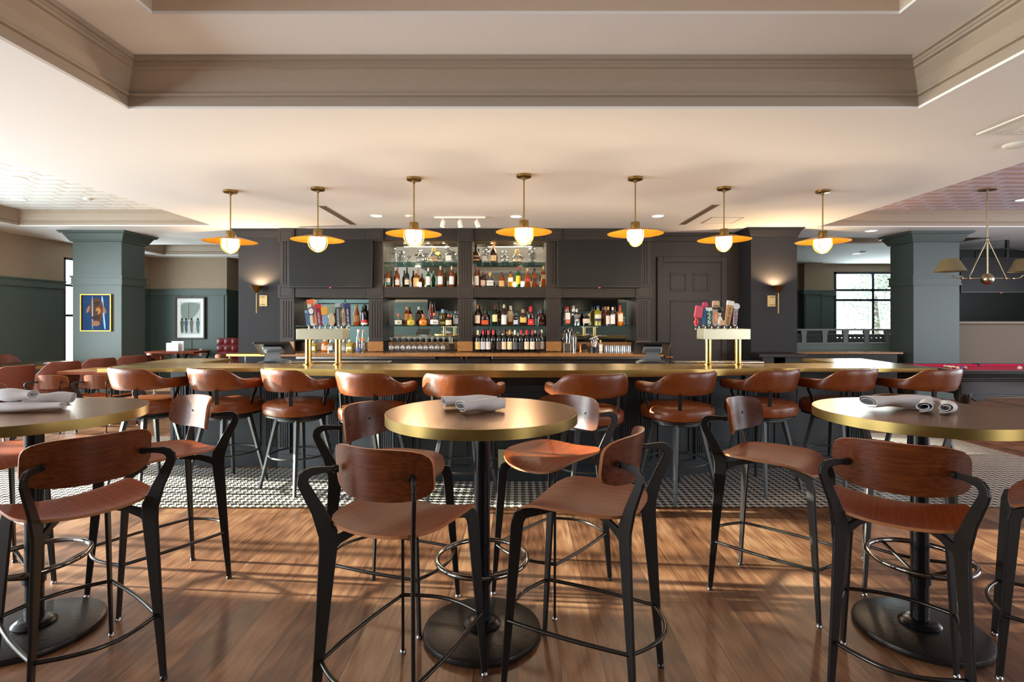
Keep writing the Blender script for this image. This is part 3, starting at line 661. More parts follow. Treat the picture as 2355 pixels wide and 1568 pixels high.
pos(px(632,5.8), 1, 'black tilted payment terminal on silver foot, left of the bar towers')
pos(px(1499,5.8), -1, 'black tilted payment terminal on silver foot, right of centre')

# ================================================================ BACKBAR
YB = 9.9; K = F/YB
def bx(x): return px(x, YB)
def bz(y): return pz(y, YB)
t = empty('backbar_cabinet', (0, YB, 0), 0, 'charcoal panelled backbar with fluted pilasters, mirrors and shelf bays', 'cabinet')
def bp(mb): mb.T = Matrix.Translation((0,-YB,0)); return mb
PIL = [660, 864, 1070, 1273, 1480]
zc = .935   # counter height
zg = bz(785)+.0
for i, p in enumerate(PIL):
    w = .13
    mb = bp(MB()).m(CHAR).box(bx(p)-w, bx(p)+w, YB, 10.42, bz(785), CZ)
    # fluted faces and corner blocks
    for j in range(4):
        xx = bx(p)-.072+j*.048
        mb.box(xx-.011, xx+.011, YB-.012, YB, bz(652), bz(556)); mb.box(xx-.011, xx+.011, YB-.012, YB, bz(776), bz(692))
    mb.build('pilaster', None, t, bevel=.003)
    mb = bp(MB())
    for y0, y1 in ((556,526.5), (686,655)):
        mb = bp(MB()); mb.box(bx(p)-w-.02, bx(p)+w+.02, YB-.045, YB, bz(y0), bz(y1)-.002)
        e = .035; X0, X1, z0, z1 = bx(p)-w-.02, bx(p)+w+.02, bz(y0), bz(y1)-.002
        for a, b, c, d in ((X0+e,X1-e,z0+e,z0+e+.012),(X0+e,X1-e,z1-e-.012,z1-e),(X0+e,X0+e+.012,z0+e,z1-e),(X1-e-.012,X1-e,z0+e,z1-e)): mb.box(a, b, YB-.052, YB-.045, c, d)
        mb.build('corner_block', CHAR, t, bevel=.004)
    bp(MB()).box(bx(p)-w-.01, bx(p)+w+.01, YB-.03, YB+.02, zc+.012, bz(785)).build('granite_plinth', GRANITE, t, bevel=.003)
for i in range(4):
    a, b = bx(PIL[i])+.13, bx(PIL[i+1])-.13
    # frieze and mid beam, with ridges
    mb = bp(MB()).m(CHAR).box(a, b, YB+.0, YB+.1, bz(552), CZ); m2 = bp(MB()).m(CHAR).box(a, b, YB-.02, 10.42, bz(684), bz(660))
    for j in range(4):
        z = bz(548)+.035+j*.04; mb.box(a+.03, b-.03, YB-.012, YB, z, z+.022)
        z = bz(682)+.012+j*.047; m2.box(a+.03, b-.03, YB-.034, YB-.02, z, z+.026)
    mb.build('frieze', None, t, bevel=.003); m2.build('beam', None, t, bevel=.003)
    # niche lining: back mirror, sides
    bp(MB()).box(a, b, 10.36, 10.37, zc+.16, bz(686)).build('mirror', MIRROR, t)
    bp(MB()).box(a, b, 10.34, 10.40, zc+.012, zc+.16).build('granite_upstand', GRANITE, t)
    if i in (1, 2):
        bp(MB()).box(a, b, 10.36, 10.37, bz(660), bz(552)).build('mirror', MIRROR, t)
        bp(MB()).box(a, a+.012, YB+.02, 10.36, bz(660), bz(552)).box(b-.012, b, YB+.02, 10.36, bz(660), bz(552)).build('niche_side', mat('grey_mirror_side', '8c8984', .2, .8), t)
        bp(MB()).box(a, b, YB+.1, 10.36, bz(552)-.01, bz(552)+.01).build('niche_ceiling', mat('bronze_panel', '6a5238', .35, .7), t)
        bp(MB()).m(SHELFG).box(a+.012, b-.012, YB+.06, 10.35, bz(601.6)-.012, bz(601.6)-.006).m(SHELFE).box(a+.012, b-.012, YB+.054, YB+.06, bz(601.6)-.014, bz(601.6)-.005).build('glass_shelf', None, t)
    else:
        bp(MB()).box(a, b, YB+.1, YB+.13, bz(660), bz(552)).build('backing_panel', CHAR, t)
    bp(MB()).m(SHELFG).box(a, b, YB+.04, 10.35, 1.404, 1.41).m(SHELFE).box(a, b, YB+.034, YB+.04, 1.401, 1.412).build('glass_shelf', None, t)
S1, S2, S3, S4 = bz(601.6)-.005, bz(660)+.001, 1.411, zc+.001
SH1 = S1
# niche lamps (small puck lights under the top of the bays)
for i in (1, 2):
    a, b = bx(PIL[i])+.13, bx(PIL[i+1])-.13
    for k, x in enumerate((a+.35, (a+b)/2+.1, b-.3)):
        o = empty('puck_light', (x, YB+.25, bz(552)-.011), 0, 'small round niche lamp, %s of three above the %s decanter shelf' % (('first','second','third')[k], 'left' if i == 1 else 'right'), 'niche lamp', 'niche puck lights')
        MB().lathe([(.02,-.012),(.03,-.01),(.035,0),(.001,0)], n=16).build('housing', CHROME, o); MB().lathe([(.001,-.014),(.02,-.014),(.02,-.012),(.001,-.012)], n=16).build('lens', mat('warm_lens', 'fff2da', .3, emis=25, ecol='ffd9a0'), o)
    l = light('niche_lamp_light', 'AREA', ((a+b)/2, YB+.25, bz(552)-.03), (0,0,0), 9, (1,.8,.55), shape='RECTANGLE', size=b-a-.5, size_y=.025)
# granite back counter
g = empty('back_counter', (0, 9.7, 0), 0, 'granite-topped back counter running under the bottle bays', 'counter')
def gp(mb): mb.T = Matrix.Translation((0,-9.7,0)); return mb
gp(MB()).box(-4.3, 2.55, 9.4, 10.41, zc-.055, zc).build('worktop', GRANITE, g, bevel=.006)
gp(MB()).box(-4.28, 2.5, 9.55, 10.4, 0, zc-.055).build('cabinet', BLACKM, g)
gp(MB()).box(-3.9, -1.45, 9.49, 9.55, .83, .875).box(-.45, 2.3, 9.49, 9.55, .83, .875).build('steel_rail', STEEL, g, bevel=.004)
for s in (0, 1):
    x0 = px(1010,9.5)+s*(px(1127,9.5)-px(1010,9.5))/2; x1 = x0+(px(1127,9.5)-px(1010,9.5))/2-.01
    d = gp(MB()).box(x0, x1, 9.5, 9.55, .2, .88).build('door', BLACKM, g); panel(x0+.06, x1-.06, .3, .8, 9.5, d, BLACKM).location = (0,-9.7,0)
    gp(MB()).sphere(((x1-.04) if s == 0 else (x0+.04), 9.475, .85), .018, 12, 8).build('knob', BRASS, d)['label'] = 'small brass knob'
o = empty('brass_side_counter', (-4.6, 9.3, 0), 0, 'small brass-topped counter at the left end of the backbar', 'counter')
MB().box(-.36, .3, -.12, .5, zc-.04, zc+.005).build('brass_top', BRASSEDGE, o, bevel=.004)
for x in (-.32, -.05): MB().tube([(x,-.08,0),(x,-.08,zc-.04)], .014, 10).build('leg', CHROME, o)
o = empty('dark_side_counter', (px(1790,9.4), 9.5, 0), 0, 'low black counter below the right wall lamp', 'counter')
MB().box(-.4, .42, -.25, .33, zc-.06, zc).build('worktop', BLACKM, o, bevel=.006); MB().box(-.3, -.1, -.15, .3, 0, zc-.06).box(.1, .38, -.15, .3, 0, zc-.06).build('cabinet', BLACKM, o)
# televisions
def tv(x0, x1, y0, y1, Y, label, th=.05, grp='flat screens'):
    o = empty('television', ((px(x0,Y)+px(x1,Y))/2, Y, (pz(y0,Y)+pz(y1,Y))/2), 0, label, 'television', grp); w = (px(x1,Y)-px(x0,Y))/2; h = (pz(y0,Y)-pz(y1,Y))/2
    MB().box(-w, w, 0, th, -h, h).build('case', BLACK, o, bevel=.004); MB().box(-w+.012, w-.012, -.002, 0, -h+.018, h-.01).build('screen', BLACKS, o)
    MB().box(-.015, .015, -.004, .003, -h-.01, -h+.006).build('indicator', mat('red_led', 'd02030', .4, emis=1), o)
    return o
tv(663, 856, 552, 661, 9.74, 'switched-off black flat screen on the left of the backbar', .09)
tv(1282, 1476, 552, 661, 9.74, 'switched-off black flat screen on the right of the backbar', .09)
o = tv(2210, 2395, 592, 673, 11.3, 'black ceiling-hung screen behind the half wall at far right')
MB().tube([(.15,.03,.36),(.15,.03,CZ-o.location.z)], .035, 12).tube([(-.55,.0,.36),(-.55,.0,.5),(0.15,0,.56),(.75,0,.5),(.75,0,.36)], .015, 8).build('ceiling_mount', BLACK, o)
# ================================================================ WALL LAMPS
def sconce(x, s, label):
    Y = 9.99 if s < 0 else 9.85
    z = pz(657, Y-.13)
    o = empty('wall_lamp', (x, Y-.13, z), 0, label, 'wall lamp', 'brass cone wall lamps')
    MB().grid(lambda u, v: ((.022+.095*v)*math.cos(u*2*PI), (.022+.095*v)*math.sin(u*2*PI), -.13+.13*v), 32, 6, .003).build('cone_shade', BRASS, o)
    MB().tube([(0,0,-.13),(0,0,-.5)], .010, 10).build('stem', BRASS, o)
    MB().box(-.07*1-s*.07, .07-s*.07, .11, .13, -.37, -.17).build('backplate', mat('pale_brass', 'bda672', .5, .4), o)
    for zz in (-.2, -.34): MB().tube([(0,0,zz),(-s*.1,.11,zz)], .005, 6).build('arm', BRASS, o)
    l = light('wall_lamp_light', 'SPOT', (0,0,0), (0,0,0), 60, (1,.66,.34), spot_size=rad(150), spot_blend=.6, shadow_soft_size=.03); l.parent = o; l.location = (0,.0,-.03); l.rotation_euler = (PI,0,0)
    return o
sconce(px(590, 9.86), -1, 'lit brass cone wall lamp on the dark pillar left of the backbar')
sconce(px(1790, 9.72), 1, 'lit brass cone wall lamp on the dark pillar right of the door')
# ================================================================ PENDANTS
def make_pendant():
    t = empty('pendant_lamp', (0,0,CZ), 0, '', 'pendant lamp', 'brass saucer pendants over the bar')
    MB().lathe([(.001,0),(.087,0),(.087,-.028),(.08,-.032),(.001,-.032)], n=32).build('canopy', BRASS, t)
    MB().lathe([(.012,-.03),(.018,-.035),(.018,-.06),(.009,-.065),(.008,-.12),(.008,-.54)], n=14).build('rod', BRASS, t)
    z0 = -.615
    MB().lathe([(.055,z0),(.055,z0+.075),(.05,z0+.085),(.012,z0+.088)], n=28).build('socket_cap', BRASS, t)
    MB().lathe([(.05,z0+.004),(.16,z0-.012),(.326,z0-.055),(.330,z0-.051),(.16,z0-.008),(.05,z0+.008)], n=56).build('saucer_shade', BRASSPEND, t)
    R = .098
    prof = [(R*.98,z0-.012),(R,z0-.03),(R,z0-.085)]+[(R*math.cos(a), z0-.085-R*math.sin(a)) for a in [PI/2*k/8 for k in range(1,9)]]
    MB().lathe(prof, n=28).build('globe', GLOBE, t)
    for k in range(2):
        r = R+.022; zz = z0-.08
        pts = [(-r,0,z0-.005)]+[(-r*math.cos(a), 0, zz-r*math.sin(a)) for a in [PI*k2/16 for k2 in range(17)]]+[(r,0,z0-.005)]
        mb = MB(); mb.T = Matrix.Rotation(k*PI/2+.12, 4, 'Z'); mb.tube(pts, .006, 8).build('cage_band', BRASSPEND, t)
    return t
p0 = make_pendant()
names = ['leftmost','second from left','third from left','middle','third from right','second from right','rightmost']
for i, (x, yc) in enumerate(((530,438),(731,432),(952,409),(1205,402),(1461,408),(1665,431),(1892,438))):
    Y = F*(CZ-1.5)/(738-yc)
    o = p0 if i == 0 else dup(p0, (0,0,0), 0)
    o.location = (px(x,Y), Y, CZ); o.rotation_euler = (0,0,.1*i); o['label'] = 'lit brass saucer pendant lamp, %s of the seven over the bar' % names[i]
    l = light('pendant_light', 'POINT', (0,0,0), (0,0,0), 13, (1,.78,.52), shadow_soft_size=.09); l.parent = o; l.location = (0,0,-.86); l.visible_glossy = True
# ================================================================ WOODEN STOOLS / CHAIRS
def make_wood_chair(name, cat, SH, tube_z, group, k=1.0):
    """local +Y is the way the sitter faces"""
    t = empty(name, (0,0,0), 0, '', cat, group)
    hb = SH-.03
    def leg(fx, fy, dirx, diry, rear):
        d = Vector((dirx, diry, 0)).normalized(); f = Vector((fx, fy, 0)); nrm = d.cross(Vector((0,0,1)))
        P = lambda s_, z: f+d*s_+Vector((0,0,z))
        mb = MB()
        if rear:
            pts = [P(0,.012), P(.03,hb*.5), P(.055,hb-.06), P(.055,hb), P(.02,hb+.09), P(-.026,hb+.18), P(-.033,hb+.2), P(-.03,hb+.216), P(-.018,hb+.228), P(.0,hb+.234), P(.035,hb+.235), P(.085,hb+.232)]
            mb.flat(pts, [.025,.044,.064,.068,.048,.038,.038,.039,.036,.030,.023,.018], .013, nrm)
            mb.flat([P(.055,hb-.07), P(.085,hb-.03), P(.15,hb-.008), P(.27,hb+.004)], [.03,.04,.03,.02], .012, nrm)
        else:
            mb.flat([P(0,.012), P(.03,hb*.5), P(.055,hb-.06), P(.065,hb-.03), P(.09,hb-.019), P(.2,hb-.006)], [.024,.039,.052,.055,.038,.02], .013, nrm)
        o = mb.build('leg', BLACKM, t, bevel=.003)
        MB().lathe([(.001,0),(.014,0),(.015,.008),(.009,.016),(.001,.02)], (fx,fy,0), 12).build('foot_glide', CHROME if not rear else BLACK, o)
        if rear:
            m2 = MB(); c = P(.085, hb+.232); m2.T = Matrix.Translation(c) @ Vector((0,1,0)).rotation_difference(Vector((dirx,diry,0)).normalized()).to_matrix().to_4x4() @ Matrix.Rotation(-PI/2, 4, 'X')
            m2.lathe([(.001,-.012),(.014,-.012),(.014,.006),(.001,.006)], n=14).build('bolt', BLACKM, o)
        return o
    fw, ff, fr = .215, .262, -.285
    leg(-fw, fr, .59, .81, True); leg(fw, fr, -.59, .81, True)
    leg(-fw+.01, ff, .55, -.83, False); leg(fw-.01, ff, -.55, -.83, False)
    # cross bar below the seat
    MB().flat([(-.1,-.08,hb+.006),(.1,-.08,hb+.006)], [.03,.03], .008, (0,0,1)).flat([(-.11,.1,hb+.006),(.11,.1,hb+.006)], [.03,.03], .008, (0,0,1)).build('seat_frame', BLACKM, t)
    if tube_z:
        a = tube_z; cx, cf, cr = .198, .245, -.262
        def bow(p, q, out):
            pts = []
            for i in range(13):
                u = i/12; b = math.sin(u*PI)
                pts.append((p[0]+(q[0]-p[0])*u+out[0]*b, p[1]+(q[1]-p[1])*u+out[1]*b, a))
            return pts
        for p, q, out in (((-cx,cr),(cx,cr),(0,-.085)), ((-cx,cf),(cx,cf),(0,.05)), ((-cx,cr),(-cx,cf),(-.012,0)), ((cx,cr),(cx,cf),(.012,0))):
            MB().tube(bow(p, q, out), .0085, 10).build('footrest_bar', TUBE, t)
    # seat : dished plywood, rounded trapezoid
    def seat(u, v):
        r = u; a = 2*PI*v; ca, sa = math.cos(a), math.sin(a); e = 3.8; kk = (abs(ca)**e+abs(sa)**e)**(-1/e)
        y = sa*kk*.24*r; w = .232
        if y < 0: w = .232-.014*(abs(y)/.24)**2
        x = ca*kk*w*r
        z = SH-.012+.028*(x/.215)**2-.03*max(0, (y-.12)/.11)**2+.010*max(0, (-y-.1)/.115)**2
        return (x, y-.018, z)
    mb = MB(); nu, nv = 10, 56
    P = [[Vector(seat(i/nu, j/nv)) for j in range(nv)] for i in range(1, nu+1)]; c = Vector(seat(0,0)); th = .012
    mb.m(WOODS); top = [[mb.v(p) for p in r] for r in P]; ct = mb.v(c)
    mb.m(EDGEPLY); bot = [[mb.v(p-Vector((0,0,th))) for p in r] for r in P]; cb = mb.v(c-Vector((0,0,th)))
    for j in range(nv):
        k2 = (j+1) % nv
        mb.m(WOODS); mb.f([ct, top[0][j], top[0][k2]], True); mb.f([cb, bot[0][k2], bot[0][j]], True)
        for i in range(nu-1): mb.f([top[i][j], top[i+1][j], top[i+1][k2], top[i][k2]], True); mb.f([bot[i][j], bot[i][k2], bot[i+1][k2], bot[i+1][j]], True)
        mb.m(EDGEPLY); mb.f([top[-1][j], bot[-1][j], bot[-1][k2], top[-1][k2]])
    mb.build('seat', None, t)
    # backrest : bent rounded panel
    Zb = SH+.205; hw, hh = .215, .095
    def back(uu, vv, off=0):
        x = uu*hw; z = vv*hh
        return (x, -.25+1.9*x*x-.12*z+off, Zb+z)
    mb = MB(); nv = 48; nu = 8; th = .012
    def pt(r, a, off):
        ca, sa = math.cos(a), math.sin(a); e = 5.2; kk = (abs(ca)**e+abs(sa)**e)**(-1/e)
        # rounder vertical ends
        return Vector(back(ca*kk*r, sa*kk*r*(1-.10*abs(ca*kk*r)**3), off))
    for j in range(0): pass
    F_ = [[mb.v(pt((i+1)/nu, 2*PI*j/nv, th)) for j in range(nv)] for i in range(nu)]; B_ = [[mb.v(pt((i+1)/nu, 2*PI*j/nv, 0)) for j in range(nv)] for i in range(nu)]
    cf_, cb_ = mb.v(back(0,0,th)), mb.v(back(0,0,0))
    for j in range(nv):
        k2 = (j+1) % nv; mb.m(WOODC)
        mb.f([cf_, F_[0][k2], F_[0][j]], True); mb.f([cb_, B_[0][j], B_[0][k2]], True)
        for i in range(nu-1): mb.f([F_[i][j], F_[i][k2], F_[i+1][k2], F_[i+1][j]], True); mb.f([B_[i][j], B_[i+1][j], B_[i+1][k2], B_[i][k2]], True)
        mb.m(EDGEPLY); mb.f([F_[-1][j], F_[-1][k2], B_[-1][k2], B_[-1][j]])
    b = mb.build('backrest', None, t)
    for x in (-.09, .09):
        MB().lathe([(.001,-.001),(.006,-.001),(.006,.002),(.001,.002)], (0,0,0), 10).build('screw', BLACK, b, loc=(x*1.0, -.25+1.9*x*x+th+.001, Zb)).rotation_euler = (-PI/2, 0, 0)
    return t
ws = make_wood_chair('counter_stool', 'stool', .755, .27, 'walnut stools at the round brass tables')
used = [False]
def put(first, used, x, y, ang, label, group=None):
    """ang = heading of the sitter, measured from +Y, clockwise positive"""
    if not used[0]:
        used[0] = True; o = first; o.location = (x,y,0); o.rotation_euler = (0,0,-rad(ang)); o['label'] = label
        if group: o['group'] = group
        return o
    return dup(first, (x,y,0), -rad(ang), label, group)
def head(dx, dy): return math.degrees(math.atan2(dx, dy))
put(ws, used, -.43, 2.12, head(.385,.92), 'dark walnut stool with its back to us, front left of the centre table')
put(ws, used, .27, 2.28, head(-.89,.455), 'walnut stool facing left, front right of the centre table')
put(ws, used, -.64, 2.83, head(.94,-.34), 'walnut stool seen from the front, behind left of the centre table')
put(ws, used, .19, 3.04, head(-.62,-.78), 'walnut stool with sunlit pale back, behind right of the centre table')
put(ws, used, 1.53, 2.17, head(.57,.82), 'reddish walnut stool with its back to us, in front of the right table')
put(ws, used, 1.43, 2.97, head(.72,-.69), 'walnut stool seen side-on, left of the right table')
put(ws, used, 2.21, 3.05, head(-.55,-.83), 'stool hidden behind the right table, only its dark legs showing')
put(ws, used, 2.35, 2.25, head(-.77,.63), 'stool cut off by the right edge of the photo')
put(ws, used, -1.84, 2.25, head(-.815,.58), 'large walnut stool with its back to us, in front of the left table')
put(ws, used, -2.02, 3.03, head(-.56,-.83), 'walnut stool with glaring white sunlit back, behind the left table')
put(ws, used, -2.98, 3.03, head(.83,-.45), 'stool at the left edge, only its seat end showing by the left table')
# low chairs of the same family
wc = make_wood_chair('dining_chair', 'chair', .47, 0, 'walnut dining chairs'); usedc = [False]
put(wc, usedc, -6.32, 7.5, 2, 'low walnut chair with its back to us, left of two at the small table')
put(wc, usedc, -5.7, 7.52, 4, 'low walnut chair with its back to us, right of two at the small table')
put(wc, usedc, -6.55, 8.75, 176, 'low walnut chair facing us across the small table, sunlit along its top')
put(wc, usedc, -6.35, 6.45, -32, 'low chair at the left edge with only its white-lit back end showing')
for x, y, a, l in ((px(378,12.6)-.02,12.5,3,'distant walnut chair with its back to us, in front of the far table'), (px(396,14),13.95,182,'distant walnut chair behind the far table, with menus before it'), (px(448,14),13.95,174,'distant walnut chair behind the far table, under the right edge of the framed print'), (px(526,12.1),12.1,2,'distant walnut chair beside the red tufted seat'), (px(330,11.7),11.7,-30,'distant walnut chair half hidden by the green column')):
    put(wc, usedc, x, y, a, l)
# ================================================================ LEATHER BAR STOOLS
def make_leather():
    t = empty('bar_stool', (0,0,0), 0, '', 'bar stool', 'tan leather swivel stools along the bar')
    # legs
    for sx in (-1,1):
        for sy in (-1,1):
            mb = MB(); top = Vector((sx*.13, sy*.13, .63)); bot = Vector((sx*.235, sy*.235, 0)); R = []
            for p, w in ((bot,.011),(top,.019)):
                R.append([p+Vector((a*w, b*w, 0)) for a, b in ((-1,-1),(1,-1),(1,1),(-1,1))])
            mb.rings(R, False).build('leg', GREYM, t, bevel=.002)
    MB().tube([(.252*math.cos(2*PI*i/40), .252*math.sin(2*PI*i/40), .30) for i in range(40)], .009, 8, True).build('foot_ring', GREYM, t)
    MB().lathe([(.001,.61),(.19,.61),(.2,.618),(.2,.636),(.12,.64),(.12,.652),(.001,.652)], n=36).build('swivel_plate', GREYM, t)
    MB().lathe([(.001,.65),(.24,.65),(.272,.655),(.272,.668),(.001,.668)], n=40, sq=2.5).build('seat_pan', BLACKM, t)
    prof = [(.001,.668),(.262,.668),(.280,.676),(.288,.695),(.290,.74),(.284,.762),(.262,.78),(.22,.79),(.13,.796),(.001,.798)]
    MB().lathe(prof, n=44, sq=2.5).build('seat_cushion', LEATHER, t)
    # wrap-round back and arms
    mb = MB(); R = []; n = 48
    for i in range(n+1):
        u = i/n*2-1; th = u*rad(118); au = abs(u)
        s_ = min(1, max(0, (au-.36)/.34)); s_ = s_*s_*(3-2*s_)
        hi = 1.08*(1-s_)+.985*s_; lo = .885*(1-s_)+.898*s_
        e_ = max(0, (au-.93)/.07); hi -= .012*e_*e_; lo += .008*e_*e_
        hx, hy = .305+.0*s_, .275+.03*s_
        cx, cy = math.sin(th)*hx, -math.cos(th)*hy+(0 if abs(th) < PI/2 else (abs(th)-PI/2)*.10)
        nr = Vector((math.sin(th), -math.cos(th), 0)).normalized(); w = .024+.014*s_-.010*e_
        zc_, hz = (hi+lo)/2, (hi-lo)/2; ring = []
        for k in range(16):
            a = 2*PI*k/16; ca, sa = math.cos(a), math.sin(a); q = 4; kk = (abs(ca)**q+abs(sa)**q)**(-1/q)
            ring.append(Vector((cx, cy, zc_))+nr*(ca*kk*w+.035*(sa*kk)*(1-s_)*.6)+Vector((0,0,sa*kk*hz)))
        R.append(ring)
    mb.rings(R).build('back_and_arms', LEATHER2, t)
    for a, zt in ((-36,.90),(36,.90),(-97,.925),(97,.925)):
        th = rad(a); r0 = Vector((math.sin(th)*.262, -math.cos(th)*.25, .662)); r1 = Vector((math.sin(th)*.302, -math.cos(th)*.28, .76)); r2 = Vector((math.sin(th)*.306, -math.cos(th)*.29, zt))
        if abs(a) > 90: r2 += Vector((0,.035,0)); r1 += Vector((0,.0,.06))
        MB().flat([r0, r1, (r1+r2)/2+Vector((0,.008 if abs(a)>90 else 0,0)), r2], [.03,.032,.03,.03], .009, (math.sin(th), -math.cos(th), 0)).build('arm_support', BLACKM, t, bevel=.002)
    return t
ls = make_leather(); usedl = [False]
desc = ['tan leather bar stool with arms, leftmost along the bar', 'tan leather bar stool, second from left, behind the glaring white stool back', 'tan leather bar stool, third from left, fully visible left of the centre table', 'tan leather bar stool, fourth from left, behind the centre table\'s left stools', 'tan leather bar stool directly behind the napkins of the centre table', 'tan leather bar stool behind the right edge of the centre table', 'tan leather bar stool fully visible between the centre and right tables', 'tan leather bar stool, third from right, behind the side-on walnut stool', 'tan leather bar stool, second from right, behind the left rim of the right table', 'tan leather bar stool, rightmost, behind the napkins of the right table']
for i, (x, y, legrot) in enumerate(((-3.42,5.02,8),(-2.68,4.98,12),(-1.98,4.9,20),(-1.22,4.64,-6),(-.45,4.5,4),(.58,4.5,6),(1.385,4.68,-10),(2.2,4.88,8),(2.93,4.95,-5),(3.68,4.95,10))):
    o = put(ls, usedl, x, y, (24,26,30,24,14,-14,-26,-28,-26,-24)[i], desc[i])
# ================================================================ ROUND TABLES
def make_table():
    t = empty('round_table', (0,0,0), 0, '', 'table', 'round brass-topped high tables')
    R = .457
    MB().m(BRASSEDGE).lathe([(R,BT-.045),(R,BT)], n=128).build('edge_band', None, t)
    MB().m(BRASSTOP).lathe([(.001,BT-.04),(R-.003,BT-.04),(R-.003,BT+.0005),(.001,BT+.0005)], n=96, smooth=False).build('tabletop', None, t)
    MB().lathe([(.001,.0),(.27,0),(.281,.006),(.283,.014),(.278,.028),(.262,.034),(.1,.042),(.001,.044)], n=64).build('base', CASTI, t)
    MB().lathe([(.085,.04),(.088,.05),(.075,.062),(.06,.068),(.042,.07)], n=32).build('collar', BLACKP, t)
    MB().lathe([(.038,.06),(.038,BT-.04)], n=32).build('pole', BLACKP, t)
    MB().lathe([(.001,BT-.055),(.2,BT-.055),(.2,BT-.045),(.001,BT-.045)], n=24).build('mounting_plate', BLACKP, t)
    zr = .36; rr = .215
    MB().tube([(rr*math.cos(2*PI*i/56), rr*math.sin(2*PI*i/56), zr) for i in range(56)], .0125, 12, True).build('foot_ring', mat('polished_dark_steel','8e8a86',.12,1), t)
    for k in range(3):
        a = rad(100+120*k); MB().tube([(.036*math.cos(a), .036*math.sin(a), zr-.085), (rr*math.cos(a), rr*math.sin(a), zr-.006)], .0085, 10).build('spoke', TUBE, t)
    MB().lathe([(.038,zr-.12),(.046,zr-.118),(.046,zr-.07),(.038,zr-.068)], n=24).build('ring_clamp', BLACKP, t)
    return t
tb = make_table(); tb.location = (-.17,2.6,0); tb['label'] = 'round brass-topped high table in the centre on a black pedestal'
dup(tb, (-2.33,2.6,0), .9, 'round brass-topped high table at the left edge of the photo'); dup(tb, (1.94,2.6,0), 2.1, 'round brass-topped high table at the right edge of the photo')
# seams in the left/right brass bands
# ================================================================ NAPKINS
def napkin(loc, rz, label, Lr=.23, r=.028, seed=1, tilt=0, flatness=.75):
    rnd = random.Random(seed); ph = rnd.random()*6
    mb = MB()
    def fn(u, v):     # u along, v round the spiral
        turns = 1.75; a = v*turns*2*PI+ph*.2; rr = r*(.35+.65*v)*(1+.10*math.sin(3*u*PI+ph)+.12*math.sin(a*2+u*4+ph))
        rr *= (1.0+.25*math.sin(u*PI*.9+.2)) - .15*u
        x = (u-.5)*Lr*(1+.08*math.sin(a+ph)); y = math.cos(a)*rr*1.15; z = math.sin(a)*rr*flatness
        y += .012*math.sin(u*3+ph)
        return (x, y, z+r*1.05*flatness+.002)
    mb.grid(fn, 22, 60, .0022)
    zmin = min(v.co.z for v in mb.bm.verts)
    for v in mb.bm.verts: v.co.z -= zmin
    o = mb.build('napkin_roll', LINEN, loc=loc); o.rotation_euler = (0, tilt, rz)
    tag(o, label, 'napkin', 'rolled white napkins on the round tables'); return o
zt = BT+.0025
napkin((-.235,2.67,zt), .16, 'rear rolled white napkin of the two on the centre table', .26, .034, 3)
napkin((-.165,2.565,zt), .5, 'front rolled white napkin with open spiral end on the centre table', .22, .033, 8)
napkin((-2.36,2.58,zt), .1, 'bottom white napkin roll of the three stacked on the left table', .34, .034, 5, flatness=.5)
napkin((-2.44,2.60,zt+.044), -.06, 'upper front white napkin roll stacked on the left table', .24, .032, 11)
napkin((-2.32,2.67,zt+.0), .35, 'upper rear white napkin roll stacked on the left table', .2, .030, 14, flatness=1.1)
napkin((1.88,2.66,zt), .12, 'rear long white napkin roll on the right table', .32, .036, 21)
napkin((1.95,2.585,zt), 1.0, 'front small white napkin roll on the right table, left of its pair', .18, .028, 25)
napkin((2.025,2.555,zt), .9, 'front small white napkin roll on the right table, right of its pair', .18, .028, 29)
# ================================================================ LEFT DINING AREA
def table4(x0, x1, y0, y1, h, label, mt, edge, legs='corner', name='dining_table'):
    t = empty(name, ((x0+x1)/2, (y0+y1)/2, 0), 0, label, 'table'); a, b = (x1-x0)/2, (y1-y0)/2
    mb = MB(); mb.m(edge).box(-a, a, -b, b, h-.045, h-.001).m(mt).box(-a, a, -b, b, h-.001, h); mb.build('tabletop', None, t)
    if legs == 'corner':
        for sx in (-1,1):
            for sy in (-1,1): MB().box(sx*(a-.08)-.03, sx*(a-.08)+.03, sy*(b-.12)-.03, sy*(b-.12)+.03, 0, h-.045).build('leg', BLACKM, t)
    else:
        MB().lathe([(.04,.03),(.04,h-.045)], n=20).build('pole', BLACKP, t); MB().lathe([(.001,0),(.28,0),(.28,.02),(.05,.035),(.001,.035)], n=36).build('base', CASTI, t)
    return t
table4(-9.0, -7.85, 6.4, 10.0, .76, 'long light wood dining table by the left wall', BRASSTOP, WOODT)
table4(-6.75, -5.55, 7.9, 8.62, .76, 'small pedestal dining table between the low walnut chairs', WOODT, WOODS, 'pole')
table4(px(345,13.2), px(460,13.2), 12.95, 13.65, .76, 'distant dining table below the framed print', WOODS, WOODS, 'pole')
